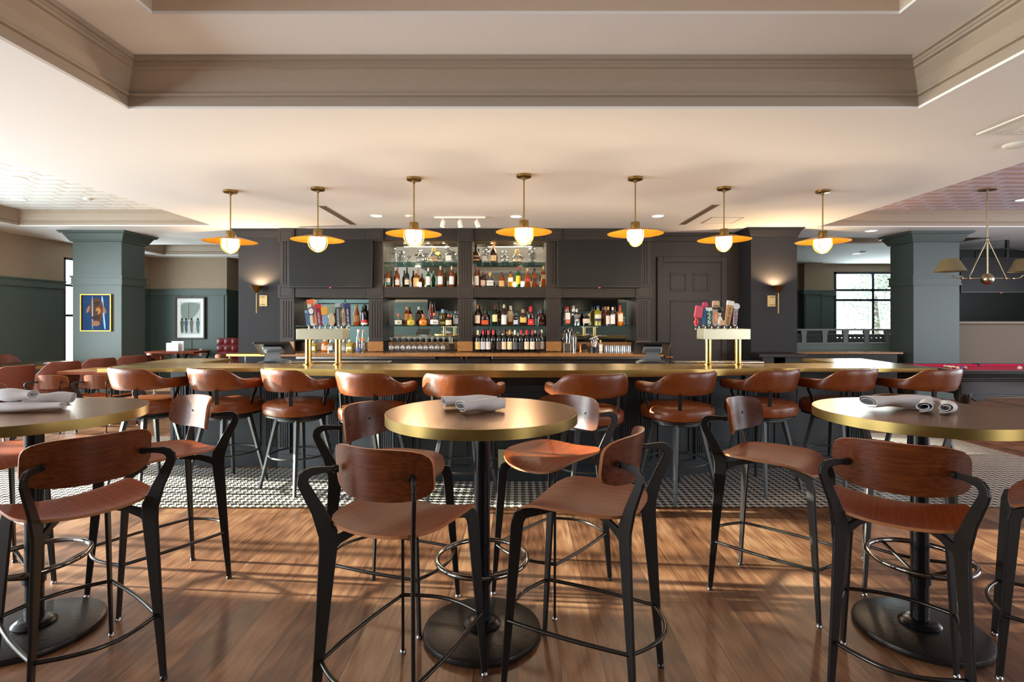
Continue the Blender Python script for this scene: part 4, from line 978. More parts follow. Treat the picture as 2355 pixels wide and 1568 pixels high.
def make_tub():
    t = empty('tub_chair', (0,0,0), 0, '', 'chair', 'brown upholstered tub chairs')
    mb = MB(); R = []; n = 36
    for i in range(n+1):
        u = i/n*2-1; th = u*rad(112); au = abs(u); s_ = min(1, max(0, (au-.3)/.55)); s_ = s_*s_*(3-2*s_)
        hi = .87*(1-s_)+.64*s_; lo = .40; nr = Vector((math.sin(th), -math.cos(th), 0)); w = .022
        c0 = Vector((math.sin(th)*.25, -math.cos(th)*.22, lo)); c1 = Vector((math.sin(th)*.295, -math.cos(th)*.275, hi))
        R.append([c0-nr*w, c0+nr*w, c1+nr*w, c1+nr*w*.4+Vector((0,0,.012)), c1-nr*w*.4+Vector((0,0,.012)), c1-nr*w])
    sh = mb.rings(R).build('shell', TUBLEATHER, t, bevel=.006)
    MB().flat([(.13,-.297,.42),(.15,-.30,.83)], [.006,.006], .004, (0,1,0)).build('seam', mat('dark_seam_leather','4a2418',.7), sh)
    MB().lathe([(.001,.38),(.235,.38),(.25,.40),(.25,.44),(.22,.465),(.001,.47)], n=32, sq=3).build('seat', TUBLEATHER, t)
    for sx in (-1,1):
        for sy in (-1,1): MB().tube([(sx*.15, sy*.15, .385), (sx*.24, sy*.24, 0)], .013, 8).build('leg', BLACKM, t)
    MB().tube([(-.21,-.21,.13),(.21,-.21,.13)], .008, 6).tube([(-.21,.21,.13),(.21,.21,.13)], .008, 6).tube([(-.21,-.21,.13),(-.21,.21,.13)], .008, 6).tube([(.21,-.21,.13),(.21,.21,.13)], .008, 6).build('stretchers', CHROME, t)
    return t
tub = make_tub(); usedt = [False]
for x, y, a, l in ((-7.2,7.6,-78,'brown tub chair nearest us at the left edge, beside the long table'), (-7.15,8.35,-70,'brown tub chair beside the long table, behind the left low walnut chair'), (-7.15,9.1,-68,'brown tub chair on the near side of the long table, third from the left edge'), (-7.1,9.8,-64,'brown tub chair in front of the green column base'),
    (-9.32,9.9,98,'brown tub chair on the wall side of the long table, its rim sunlit'), (-9.33,9.05,100,'brown tub chair on the wall side at the left edge of the photo')):
    put(tub, usedt, x, y, a, l)
o = MB().box(-.16,.16,-.11,.11,0,.004).box(-.05,.22,-.13,.05,.004,.012).build('menu_stack', LINEN, loc=(-8.15,9.55,.761)); o.rotation_euler = (0,0,.4); tag(o, 'white papers lying on the far end of the long table', 'menus')
o = napkin((-5.72,8.2,.761), .4, 'bright sunlit napkin roll on the small dining table', .26, .03, 33); del o['group']
o = MB().box(-.2,.1,-.02,.0,0,.2).box(-.1,.2,.03,.05,0,.24).build('menu_stack', WHITE, loc=(px(402,13.3),13.3,.761)); tag(o, 'white menus standing on the distant table', 'menus')
# red tufted booth
t = empty('tufted_seat', (px(540,13.6), 13.6, 0), 0, 'dark red tufted seat back beside the dark pillar', 'booth')
MB().grid(lambda u, v: ((u-.5)*.9, -.02*abs(math.sin(u*PI*5)*math.sin(v*PI*4)), .35+.72*v), 40, 32, .1).build('backrest', RED, t); MB().box(-.45,.45,-.5,.0,.0,.42).build('seat', RED, t, bevel=.03)
# ================================================================ FRAMED ART
def frame(t, w, h, d, e, m):
    for a, b, c, f_ in ((-w,w,h-e,h),(-w,w,-h,-h+e),(-w,-w+e,-h+e,h-e),(w-e,w,-h+e,h-e)): pass
    mb = MB(); mb.box(-w,w,-d,0,h-e,h).box(-w,w,-d,0,-h,-h+e).box(-w,-w+e,-d,0,-h+e,h-e).box(w-e,w,-d,0,-h+e,h-e); mb.build('frame', m, t, bevel=.002)
Y = 10.2; x0, x1, y0, y1 = 185, 256, 676, 762
t = empty('dog_portrait', ((px(x0,Y)+px(x1,Y))/2, 10.228, (pz(y0,Y)+pz(y1,Y))/2), 0, 'gold-framed painting of a brown dog on blue, on the left green column', 'painting'); w = (px(x1,Y)-px(x0,Y))/2; h = (pz(y0,Y)-pz(y1,Y))/2
frame(t, w, h, .04, .02, mat('gold_frame','c9953a',.3,.9))
MB().box(-w+.02,w-.02,-.012,0,-h+.02,h-.02).build('canvas', mat('blue_canvas','1c3c68',.7,noise=.35,nscale=6,spec=.15), t)
def blob(pts, m, yy, name):
    for _ in range(2): pts = [q for i in range(len(pts)) for q in ((pts[i][0]*.75+pts[(i+1)%len(pts)][0]*.25, pts[i][1]*.75+pts[(i+1)%len(pts)][1]*.25), (pts[i][0]*.25+pts[(i+1)%len(pts)][0]*.75, pts[i][1]*.25+pts[(i+1)%len(pts)][1]*.75))]
    return MB().prismY([(a*w, b*h) for a, b in pts], yy-.002, yy).build(name, m, t)
dk, md, lt, tn = mat('dog_dark','2a1c1a',.8), mat('dog_brown','5a3a2d',.8,noise=.4,nscale=14,spec=.2), mat('dog_light','8e6650',.8,noise=.3,nscale=14), mat('dog_tan','a97438',.8,noise=.3,nscale=14)
blob([(-.35,.7),(0,.82),(.3,.72),(.45,.4),(.42,-.1),(.3,-.45),(.22,-.72),(-.15,-.75),(-.4,-.6),(-.3,-.3),(-.45,0),(-.5,.35)], md, -.013, 'head')
blob([(-.5,.4),(-.62,.2),(-.68,-.02),(-.5,.02),(-.4,.3)], lt, -.015, 'ear'); blob([(.42,.4),(.62,.2),(.66,-.02),(.52,-.08),(.4,.1)], lt, -.015, 'ear')
blob([(-.15,.62),(.2,.65),(.25,.45),(-.1,.4)], dk, -.0155, 'brow'); blob([(0,.3),(.28,.25),(.3,0),(.1,-.1),(-.05,.05)], tn, -.016, 'muzzle'); blob([(-.3,-.18),(.15,-.12),(.25,-.28),(0,-.4),(-.3,-.35)], dk, -.0165, 'mouth'); blob([(-.35,-.5),(0,-.42),(.25,-.5),(.2,-.7),(-.2,-.72)], lt, -.0155, 'chin'); blob([(-.12,.42),(.02,.44),(.03,.34),(-.1,.33)], dk, -.018, 'eye'); blob([(-.1,.05),(.12,.1),(.1,-.02),(-.05,-.05)], dk, -.018, 'nose')
blob([(-.30,.9),(-.24,.9),(-.22,-.9),(-.28,-.9)], mat('pale_blue_paint','7fb0d8',.5), -.0135, 'stripe'); blob([(.3,.9),(.42,.9),(.5,0),(.62,-.9),(.5,-.9),(.4,0)], MC['pale_blue_paint'], -.0125, 'stripe')
Y = 14.35; x0, x1, y0, y1 = 402, 471, 683, 779.5
t = empty('framed_print', ((px(x0,Y)+px(x1,Y))/2, 14.39, (pz(y0,Y)+pz(y1,Y))/2), 0, 'dark-framed print of walking figures with white mat on the far green wall', 'picture'); w = (px(x1,Y)-px(x0,Y))/2; h = (pz(y0,Y)-pz(y1,Y))/2
frame(t, w, h, .05, .035, mat('walnut_frame','4c3528',.5)); MB().box(-w+.03,w-.03,-.012,0,-h+.03,h-.03).build('mat_board', mat('mat_board','f2f2f0',.4), t)
MB().box(-.66*w,.66*w,-.014,-.012,-.76*h,.76*h).build('image', mat('print_ground','c9ceca',.6,noise=.1), t)
blob([(-.64,.74),(.64,.74),(.64,.42),(.3,.1),(.05,-.05),(-.2,-.1),(-.55,-.05),(-.64,.35)], mat('print_foliage','8a958d',.6,noise=.2,nscale=25), -.015, 'foliage')
for i, (xx, c) in enumerate(((-.55,'55604a'),(-.28,'3b5568'),(.08,'6b6459'),(.5,'5b6b72'))):
    blob([(xx-.1,-.1),(xx+.1,-.1),(xx+.13,-.25),(xx+.07,-.42),(xx+.1,-.6),(xx+.02,-.75),(xx-.08,-.62),(xx-.09,-.4),(xx-.13,-.25)], mat('fig_'+c,c,.6), -.016, 'figure'); blob([(xx-.06,0),(xx+.06,0),(xx+.07,-.1),(xx-.07,-.1)], dk, -.0165, 'figure_head')
blob([(-.14,.74),(-.08,.74),(-.08,-.1),(-.14,-.1)], mat('print_dark','5c6660',.6), -.0155, 'post')
# ================================================================ POOL TABLE & LAMP
t = empty('pool_table', (7.35, 8.05, 0), 0, 'black carved pool table with crimson felt at the right', 'pool table')
hx, hy, H = 1.3, .68, .80
MB().box(-hx+.1,hx-.1,-hy+.1,hy-.1,H-.045,H-.02).build('playing_surface', FELT, t)
mb = MB(); e = .1
for a, b, c, d in ((-hx+e,hx-e,-hy+e,-hy+e+.045),(-hx+e,hx-e,hy-e-.045,hy-e),(-hx+e,-hx+e+.045,-hy+e,hy-e),(hx-e-.045,hx-e,-hy+e,hy-e)): mb.box(a,b,c,d,H-.02,H+.012)
mb.build('cushion', FELT, t, bevel=.01)
GLB = mat('gloss_black', '14110f', .12, coat=.5)
mb = MB()
for a, b, c, d in ((-hx,hx,-hy,-hy+e),(-hx,hx,hy-e,hy),(-hx,-hx+e,-hy+e,hy-e),(hx-e,hx,-hy+e,hy-e)): mb.box(a,b,c,d,H-.04,H+.02)
mb.build('rail', GLB, t, bevel=.012)
mb = MB()
for i, (k, z0, z1) in enumerate(((.03,H-.07,H-.04),(.0,H-.10,H-.07),(.05,H-.13,H-.1),(.08,H-.32,H-.13))): mb.box(-hx+k,hx-k,-hy+k,hy-k,z0,z1)
mb.build('apron', GLB, t, bevel=.008)
mb = MB()
for s in (-1,1): mb.prismY([(-hx+.12,H-.31),(-hx+.3,H-.42),(-hx+.5,H-.36),(0,H-.32),(hx-.5,H-.36),(hx-.3,H-.42),(hx-.12,H-.31)], s*(hy-.1)-.02, s*(hy-.1)+.02)
mb.build('carved_skirt', GLB, t, bevel=.006)
for sx in (-1,1):
    for sy in (-1,1):
        mb = MB(); R = []
        for z, off, r in ((.0,.10,.06),(.04,.11,.075),(.09,.07,.05),(.2,.02,.045),(.32,.02,.065),(.42,.06,.10),(.5,.05,.11)):
            R.append([(sx*(hx-.22+off*.7)+math.cos(2*PI*k/14)*r, sy*(hy-.2+off*.5)+math.sin(2*PI*k/14)*r, z) for k in range(14)])
        mb.rings(R).build('leg', GLB, t)
for x, y in ((-hx+.12,-hy+.12),(-hx+.12,hy-.12),(0,hy-.09),(0,-hy+.09),(hx-.12,-hy+.12),(hx-.12,hy-.12)):
    MB().lathe([(.001,H+.021),(.06,H+.021),(.06,H+.013),(.055,H-.05),(.001,H-.05)], (x,y,0), 18).build('pocket', BLACK, t)
# balls: racked triangle near the left end
bc = ['e8b020','2050b0','d03028','6a2f8c','e87020','1f7a48','7a1f2a','151515','e8b020','2050b0','d03028','6a2f8c','e87020','1f7a48','7a1f2a']; n = 0
bn = ['yellow','blue','red','purple','orange','green','maroon','black','striped yellow','striped blue','striped red','striped purple','striped orange','striped green','striped maroon']
def ball(x, y, c, label, stripe=False):
    o = MB(); r = .0285; m1 = mat('ball_'+c, c, .12, coat=.5); mw = mat('ball_white','f1ead8',.12,coat=.5)
    if stripe:
        o.m(mw).sphere((0,0,r), r, 16, 10)
        for f_ in o.bm.faces:
            if abs(f_.calc_center_median().z-r) < r*.45: pass
        o.m(m1).lathe([(r*1.004*math.cos(a), r+r*1.004*math.sin(a)) for a in (-.45,-.25,0,.25,.45)], n=16)
    else: o.m(m1).sphere((0,0,r), r, 16, 10)
    o = o.build('billiard_ball', None, loc=(x,y,H-.0195)); tag(o, label, 'billiard ball', 'billiard balls on the crimson felt')
for row in range(5):
    for k in range(row+1):
        ball(6.62-row*.05, 7.98+(k-row/2)*.058, bc[n], bn[n]+' billiard ball racked on the pool table, %s row from the tip' % ('front','second','third','fourth','fifth')[row], n > 7); n += 1
ball(px(2352,7.9), 7.95, 'f1ead8', 'lone white cue ball at the right edge of the photo')
t = empty('pool_table_lamp', (7.06, 8.1, 3.48), 0, 'champagne metal two-armed lamp with tapered shades over the pool table', 'hanging lamp')
MB().lathe([(.001,0),(.11,0),(.11,-.02),(.02,-.035),(.001,-.035)], n=28).build('canopy', NICKEL, t)
MB().tube([(0,0,-.03),(0,0,-.75),(0,0,-1.27)], .012, 12).lathe([(.02,-.73),(.045,-.735),(.02,-.745),(.02,-.78),(.045,-.785),(.02,-.79)], n=16).build('rod', NICKEL, t)
MB().sphere((0,0,-1.35), .085, 24, 16).build('ball', NICKEL, t)
for s in (-1,1):
    a = MB().tube([(0,0,-1.34),(s*.44,0,-1.34),(s*.5,0,-1.32),(s*.53,0,-1.29)], .008, 8).tube([(s*.02,0,-.79),(s*.28,0,-1.33)], .008, 8).build('arm', NICKEL, t)
    for xx in (.27,.38): MB().tube([(s*(xx-.015),0,-1.34),(s*(xx+.015),0,-1.34)], .02, 10).build('coupling', NICKEL, a)
    MB().grid(lambda u, v: (s*.56+(.10+.10*v)*math.cos(u*2*PI), (.10+.10*v)*math.sin(u*2*PI), -1.05-.19*v), 32, 4, .004).build('lamp_shade', mat('olive_shade','857a5c',.45,.5), t)
# blue framed cabinet behind the half wall
o = empty('tall_cabinet', (px(2333,13.5), 13.6, 0), 0, 'tall pale blue-grey cabinet glimpsed behind the half wall at far right', 'cabinet')
MB().box(-.2,.16,0,.4,0,2.3).build('carcass', mat('bluegrey_paint','55626b',.5), o)
mb = MB()
for z0, z1 in ((.9,1.48),(1.58,2.2)): mb.box(-.15,.11,-.012,0,z0,z1)
mb.build('door', mat('bluegrey_panel','414c54',.4), o)
struct('wall_back', MB().box(9.6,13,12.8,12.9,0,CZ), mat('dark_green_room','252c28',.5))
# trees outside the right window
def tree(x, y, h, seed, label):
    rnd = random.Random(seed); t = empty('tree', (x,y,-.4), 0, label, 'tree', 'pale trees outside the window')
    MB().tube([(0,0,0),(.05,0,h*.3),(0,.05,h*.6)], [.16,.12,.06], 8).build('trunk', mat('bark','6b6258',.9), t)
    mb = MB()
    for i in range(2600):
        a = rnd.random()*2*PI; zz = rnd.random()**.8; r = (1.6-1.0*zz)*math.sqrt(rnd.random()); c = Vector((math.cos(a)*r, math.sin(a)*r, .9+zz*(h-.9)))
        u = Vector((rnd.uniform(-1,1), rnd.uniform(-1,1), rnd.uniform(-.6,.6))).normalized()*.09; w = u.orthogonal().normalized()*.035
        mb.f([mb.v(c-u), mb.v(c+w), mb.v(c+u), mb.v(c-w)])
    mb.build('foliage', mat('overexposed_foliage','8e9a88',.8,noise=.3,nscale=3), t)  # leaf colour kept pale to carry the overexposed light outdoors
tree(10.2, 20.5, 4.6, 1, 'pale leafy tree outside the left pane of the far window'); tree(13.9, 20.9, 4.8, 2, 'pale leafy tree outside the right pane of the far window')
g = MB().box(-40,40,16.8,50,-.5,-.4); struct('ground', g, mat('snowy_ground','b9bab4',.9))
# ================================================================ BOTTLES
GC = {'amber': ('8c420f',.12), 'deep': ('38140a',.1), 'dkgreen': ('10240f',.3), 'green': ('0f5c22',.2), 'wine': ('101312',.15), 'gold': ('c4861c',.2), 'yellow': ('b8a83c',.3), 'orange': ('cc6c10',.2), 'clear': ('dfe4e4',.0), 'paleclear': ('c6d3d8',0), 'black': ('0e0e10',0), 'olive': ('564c14',.15), 'red': ('7c1a12',.3), 'blue': ('5a7fa8',.4), 'grey': ('8e8f8c',.2)}
def gmat(k):
    n = 'bottle_glass_'+k
    if n in MC: return MC[n]
    if k in ('clear','paleclear'): return thin_glass(n, GC[k][0], .2)
    return mat(n, GC[k][0], .06, trans=GC[k][1], coat=.3)
def cm(c): return mat('cap_'+c, c, .4)
PROF = {   # radius (fraction of R), z (fraction of H)
 'whisky': [(.9,0),(1,.015),(1,.55),(.93,.62),(.6,.70),(.36,.76),(.33,.93)],
 'wine': [(.93,0),(1,.01),(1,.60),(.95,.66),(.6,.73),(.4,.78),(.36,.95)],
 'tall': [(.9,0),(1,.015),(1,.66),(.8,.73),(.42,.79),(.36,.95)],
 'round': [(.7,0),(.95,.06),(1.05,.25),(1,.42),(.7,.58),(.4,.66),(.34,.86)],
 'square': [(.9,0),(1,.02),(1,.60),(.9,.66),(.45,.70),(.38,.88)],
 'squat': [(.9,0),(1,.02),(1,.58),(.9,.68),(.5,.75),(.42,.88)],
 'slim': [(.9,0),(1,.02),(.98,.3),(.7,.6),(.42,.8),(.38,.95)],
 'decanter': [(.85,0),(1,.03),(1,.50),(.8,.58),(.4,.62),(.4,.74),(.5,.76)],
}
WID = {'whisky': .118, 'wine': .12, 'tall': .115, 'round': .2, 'square': .15, 'squat': .24, 'slim': .10, 'decanter': .2}
def bottle(x, base_y, hpx, shelfz, Y, typ, glass, cap, lab, label, wpx=None, capf=None, lz=(.12,.46), cat='bottle', group=None, txt=None, name='bottle', tcol='2a2a2a'):
    H = hpx/F*Y; R = (wpx/F*Y/2) if wpx else H*WID[typ]
    t = empty(name, (px(x,Y), Y, shelfz), 0, label, cat, group)
    pr = [(r*R, z*H) for r, z in PROF[typ]]; zt = PROF[typ][-1][1]*H; sq = 6 if typ in ('square','decanter') else 2
    n = 28 if sq == 2 else 32
    sy = .6 if typ in ('round','squat') else 1
    MB().lathe([(.001,0)]+pr+[(.001,zt)], n=n, sq=sq, sy=sy, rot=0).build('body', gmat(glass), t)
    rc = PROF[typ][-1][0]*R*1.12
    if cap:
        if name == 'decanter': MB().lathe([(rc*.7,zt),(rc*1.0,zt+.01),(rc*1.9,zt+H*.09),(rc*2.0,zt+H*.17),(rc*1.2,H*1.0),(.001,H)], n=10, smooth=False).build('stopper', CLEAR, t)
        else: MB().lathe([(.001,zt-H*(capf or .1)),(rc,zt-H*(capf or .1)),(rc,H*.99),(rc*.9,H),(.001,H)], n=14).build('cap', cm(cap), t)
    if lab:
        cols = lab.split('/'); z0, z1 = lz
        def band(c, a, b):
            mb = MB(); r = R*1.025
            if sq == 2:
                mb.grid(lambda u, v: (r*math.sin((u-.5)*2.2), -r*math.cos((u-.5)*2.2)*sy, (a+(b-a)*v)*H), 12, 1, .0008)
            else: mb.box(-R*.8, R*.8, -R*1.035, -R*1.0, a*H, b*H)
            mb.build('paper_label', mat('label_'+c, c, .55, noise=.08, nscale=90), t)
        m = z0+(z1-z0)*.38
        if len(cols) == 2: band(cols[1], z0, m); band(cols[0], m, z1)
        else: band(cols[0], z0, z1)
        if txt: text(txt, H*.13, mat('print_'+tcol, tcol, .5), t, (0, -R*1.06*(sy if sq == 2 else 1), (z0+z1)/2*H), (PI/2,0,0))
    return t
def row(items, shelfz, Y, shelf, group):
    for it in items:
        x, h, typ, glass, cap, lab, d = it[:7]; kw = it[7] if len(it) > 7 else {}
        bottle(x, 0, h, shelfz, kw.pop('Y', Y), typ, glass, cap, lab, d+' '+shelf, group=group, **kw)
# upper left bay
D = dict(name='decanter', cat='decanter')
row([(906,36,'decanter','clear','x',None,'tall square crystal decanter, leftmost',dict(D)),(927,25,'decanter','clear','x',None,'small crystal decanter second from left',dict(D)),(967,29,'round','clear','x',None,'round cut crystal decanter in the middle',dict(D,wpx=19)),(981,17,'round','clear','x',None,'tiny round crystal decanter',dict(D,wpx=13,Y=10.2)),
     (997,34,'round','clear','c9a54a','c9a36a','gold-necked round cognac bottle',dict(wpx=23,lz=(.12,.4))),(1012,20,'round','clear','4a5a20',None,'small dark-stoppered flask',dict(wpx=14)),(1032,36,'decanter','clear','x','e8e6e2','tall crystal decanter with pale label',dict(D,wpx=16)),(1044,25,'decanter','clear','x',None,'small crystal decanter, rightmost',dict(D,wpx=10,Y=10.2))], S1, 10.08, 'on the left glass shelf', 'decanters on the upper left glass shelf')
row([(893,46,'whisky','amber','2e6a66','e6dccb/3aa0a0','amber bottle with cream and teal label, leftmost'),(914,46,'whisky','amber','b0524a','efe4da','amber bottle with pink-red cap and cream label',dict(lz=(.12,.38))),(936,46,'whisky','dkgreen','27331f','e8dcc4','dark green bottle with cream label',dict(lz=(.14,.38))),
     (957,39,'whisky','amber','c98a62','d0a068','squat amber bottle with tan label and cork',dict(wpx=14,lz=(.08,.55))),(985,45,'whisky','green','f0eee8','f2f0ea','bright green bottle with white label and white cap',dict(lz=(.12,.56))),(1013,49,'whisky','amber','e2c89a','f4efe8','amber white-labelled bottle with pale cap, left of two',dict(lz=(.14,.52))),(1039,49,'whisky','amber','e2c89a','f4efe8','amber white-labelled bottle with pale cap, right of two',dict(lz=(.14,.52)))], S2, 10.05, 'on the left upper ledge', 'whiskies on the upper left ledge')
row([(1095,42,'round','deep','20181a','c9a26a','deep brown cognac bottle with round tan label, leftmost',dict(wpx=16,lz=(.12,.4))),(1115,34,'decanter','clear','x','b9b4a8','square clear decanter with grey label',dict(D,wpx=14)),(1135,41,'whisky','deep','e0903a','d8b47c','dark bourbon bottle with orange wax top',dict(wpx=14,lz=(.1,.42),capf=.12)),(1160,26,'round','clear','x',None,'faceted crystal decanter in the middle',dict(D,wpx=19)),
     (1189,31,'round','clear','c9a54a','d0b58a','flared cognac bottle with dark liquor',dict(wpx=22,lz=(.1,.32))),(1224,36,'decanter','clear','x',None,'tall crystal decanter, rightmost',dict(D,wpx=17))], S1, 10.08, 'on the right glass shelf', 'decanters on the upper right glass shelf')
row([(1096,48,'whisky','amber','b04a42','f2ece0','amber bottle with red cap and two white labels, leftmost',dict(lz=(.1,.55))),(1111,36,'whisky','deep','8a3030','d8b2a0','brown bottle with pink label',dict(wpx=12)),(1127,35,'round','clear','cfa050','e6ddd0','flat clear oval bottle with cream label',dict(wpx=18)),(1154,35,'whisky','amber','4a2a34','d9a366','short amber bottle with tan label',dict(wpx=14,lz=(.08,.44))),
     (1174,37,'square','gold','3a2624','eceade','square gold bottle with white label',dict(wpx=13,lz=(.35,.6))),(1192,48,'whisky','green','d02a20','e8c020','green bottle with red cap and yellow label',dict(lz=(.16,.56))),(1213,44,'square','amber','d8b890','c83a2a','square amber bottle with red slanted label',dict(wpx=13,lz=(.3,.46))),(1229,44,'square','amber','1c2420','2c2420','square amber bottle with black slanted label',dict(wpx=12,lz=(.3,.46))),(1250,49,'square','amber','d2ac70','9a8456','tall square amber bottle, rightmost',dict(wpx=13,lz=(.4,.58)))], S2, 10.05, 'on the right upper ledge', 'whiskies on the upper right ledge')
for x, s, d in ((966,14,'left'),(1184,13,'right')):
    o = empty('candle_light', (px(x,9.98), 9.98, S2), 0, 'small glowing white candle glass on the %s whisky ledge' % d, 'candle', 'candle glasses on the whisky ledges')
    MB().lathe([(.001,0),(.028,0),(.032,.1),(.029,.1),(.026,.01),(.001,.01)], n=18).build('glass', CLEAR, o); MB().lathe([(.001,.008),(.022,.008),(.022,.085),(.001,.088)], n=16).build('flame', mat('candle_glow','ffffff',.5,emis=14,ecol='fff0d0'), o)
# lower bays
row([(746,42,'whisky','amber','1a1a1a','c9a06a','amber bottle behind the tap handles',dict(lz=(.2,.5))),(760,44,'square','clear','e0b090','d8d4cc','clear square bottle behind the tap handles',{}),(820,48,'slim','amber','8a6a30','8a6434','long-necked amber bottle with a gilt band',dict(wpx=17,lz=(.2,.5))),(834,45,'tall','olive','202020',None,'green-gold bottle at the rear',dict(Y=10.25)),(839,49,'wine','black','16161a','c23030/f2ece6','black bottle with red ribbon and white label',dict(wpx=17,lz=(.06,.28))),(849,47,'wine','black','16161a','802420','second black bottle, rightmost',dict(Y=10.2))], S3, 10.05, 'on the far left glass shelf', 'bottles on the far left glass shelf')
row([(721,26,'square','yellow','c8c8c0','e8e8e0','square bottle of yellow liquor, leftmost',dict(wpx=13)),(747,30,'squat','orange','d8a070','e0b8a0','wide bottle of orange liquor',dict(wpx=16)),(761,28,'square','clear','d0d0cc','c8ccd0','clear square bottle',dict(wpx=13)),(790,28,'square','grey','e0dcd8','b8b0a8','grey-labelled square bottle',dict(wpx=12)),(804,28,'square','yellow','d8e0d0','e6e8da','square bottle of pale yellow liquor',dict(wpx=15,lz=(.2,.4))),(824,51,'slim','clear','f0f0f0','5070a0','tall clear bottle with blue base',dict(wpx=13,lz=(.02,.16))),(835,51,'slim','clear','f0a070','e07a20','tall clear bottle with orange dot label, rightmost',dict(wpx=10,lz=(.5,.62)))], S4, 9.95, 'on the counter of the far left bay', 'liquors on the far left counter')
row([(916,28,'round','clear','b8683c','d8d2b8','round clear bottle with copper cap, leftmost',dict(wpx=18)),(935,44,'whisky','amber','c9a070','c08a50','amber bottle with tan label at the rear',dict(wpx=15,lz=(.3,.62),Y=10.2)),(945,27,'round','yellow','b8683c','d8b838','round yellow bottle with copper cap',dict(wpx=18)),(963,44,'whisky','deep','d0d0c8','2c2c28','dark brown bottle with black label at the rear',dict(wpx=15,lz=(.35,.6),Y=10.2)),(973,27,'round','orange','b8683c','e09a28','round orange bottle with copper cap',dict(wpx=18)),(991,57,'slim','red','2a1a18',None,'very tall dark red tapered bottle',dict(wpx=13,Y=10.2)),(999,30,'round','clear','b8683c','eae4e0','round clear bottle with white disc label',dict(wpx=20)),(1018,38,'squat','olive','8fb4cc','b8a060','olive-gold bottle with blue cap and blue-white label',dict(wpx=14,lz=(.1,.25),Y=10.15)),(1032,26,'squat','deep','c84a3a','f0dcb8','small dark brown bottle with round cream label',dict(wpx=15,lz=(.08,.5))),(1049,38,'square','clear','1c1c1c','b0b4b8','clear square bottle with black cap, rightmost',dict(wpx=13,Y=10.15))], S3, 10.05, 'on the centre left glass shelf', 'bottles on the centre left glass shelf')
row([(1098,48,'whisky','deep','c07a50','efe2cc','dark bottle with cream label, leftmost',dict(wpx=13,lz=(.12,.5))),(1115,36,'squat','deep','20140e','d8501c','wide dark bottle with orange label',dict(wpx=18,lz=(.08,.36))),(1138,47,'whisky','dkgreen','5a1c1c','ece2a0','green bottle with pale yellow label',dict(wpx=13,lz=(.2,.54))),(1148,42,'tall','deep','1c1614',None,'plain brown bottle at the rear',dict(Y=10.22,wpx=13)),(1159,49,'whisky','deep','d0c0a8','f2ece4','brown bottle with tall white label',dict(wpx=13,lz=(.06,.5))),(1174,46,'square','amber','e8dcc8','e6cda8','cream-labelled bottle at the rear with red seal',dict(wpx=13,lz=(.2,.72),Y=10.22)),(1186,33,'square','black','202028','c8ccd8','square black bottle with white print',dict(wpx=12,lz=(.1,.4))),(1203,38,'squat','deep','a08060','e6c25a','brown bottle with yellow scroll label',dict(wpx=16,lz=(.2,.5))),(1221,45,'squat','deep','c81c28','d8202c','bottle dripped in red wax with a red 46 label',dict(wpx=15,lz=(.04,.34),txt='46',tcol='f2c84a',capf=.3)),(1245,37,'squat','deep','2a3038','3a1c12','wide dark brown bottle, rightmost',dict(wpx=20,lz=(.1,.2)))], S3, 10.05, 'on the centre right glass shelf', 'bottles on the centre right glass shelf')
WN = [('e8d8a0','e6c888','cream and red'),('c81840','c9c9d4','grey-white'),('c02838','d6cfcf','pale pink-grey'),('d02a28',None,'no visible'),('26262a','4a3a34','brown'),('6a1c1c','e2c8a8','peach framed'),('e8941c','e6dcb0','cream ring'),('e0ddd0','5a5e62','slate'),('b82c38','1d1d1f','black'),('d81c24','ecd8c0','cream square'),('c22c3c','e4dcc0','ivory'),('14161c','5a4438','dark copper')]
row([(x, 50, 'wine', 'wine', c, l, 'dark wine bottle with %s label, %s' % (nm, ('leftmost','second','third','fourth','fifth','sixth','seventh','eighth','ninth, slim','tenth, under a bulging red capsule,','eleventh','last of the row')[i]), dict(wpx=12, lz=(.12,.48), capf=.18 if i != 9 else .4)) for i, (x, (c, l, nm)) in enumerate(zip((1099,1111,1123,1134,1147,1159,1172,1184,1198,1211,1224,1237), WN))], S4, 9.85, 'on the counter', 'wine bottles on the granite counter')
row([(1246,50,'wine','clear','e8e8e0','dcd8d4','clear bottle in a pale wrap, right end of the wine row',dict(Y=10.0)),(1110,49,'wine','wine','202028',None,'plain dark bottle behind the second wine bottle',dict(Y=10.1)),(1121,50,'wine','wine','1c1c20',None,'plain dark bottle behind the third wine bottle',dict(Y=10.12)),(1149,47,'wine','green','7088a0',None,'greenish bottle behind the fifth wine bottle',dict(Y=10.12)),(1191,42,'wine','dkgreen','c8d8c8','c8b888','small green bottle behind the eighth wine bottle',dict(Y=10.12)),(1218,48,'wine','wine','1c1c20',None,'black bottle behind the red-capsuled wine bottle',dict(Y=10.12)),(1231,48,'wine','wine','d8b8a0','cfc6b0','dark bottle with beige cap behind the last wine bottle',dict(Y=10.12))], S4, 9.95, 'on the counter', 'rear wine bottles on the granite counter')
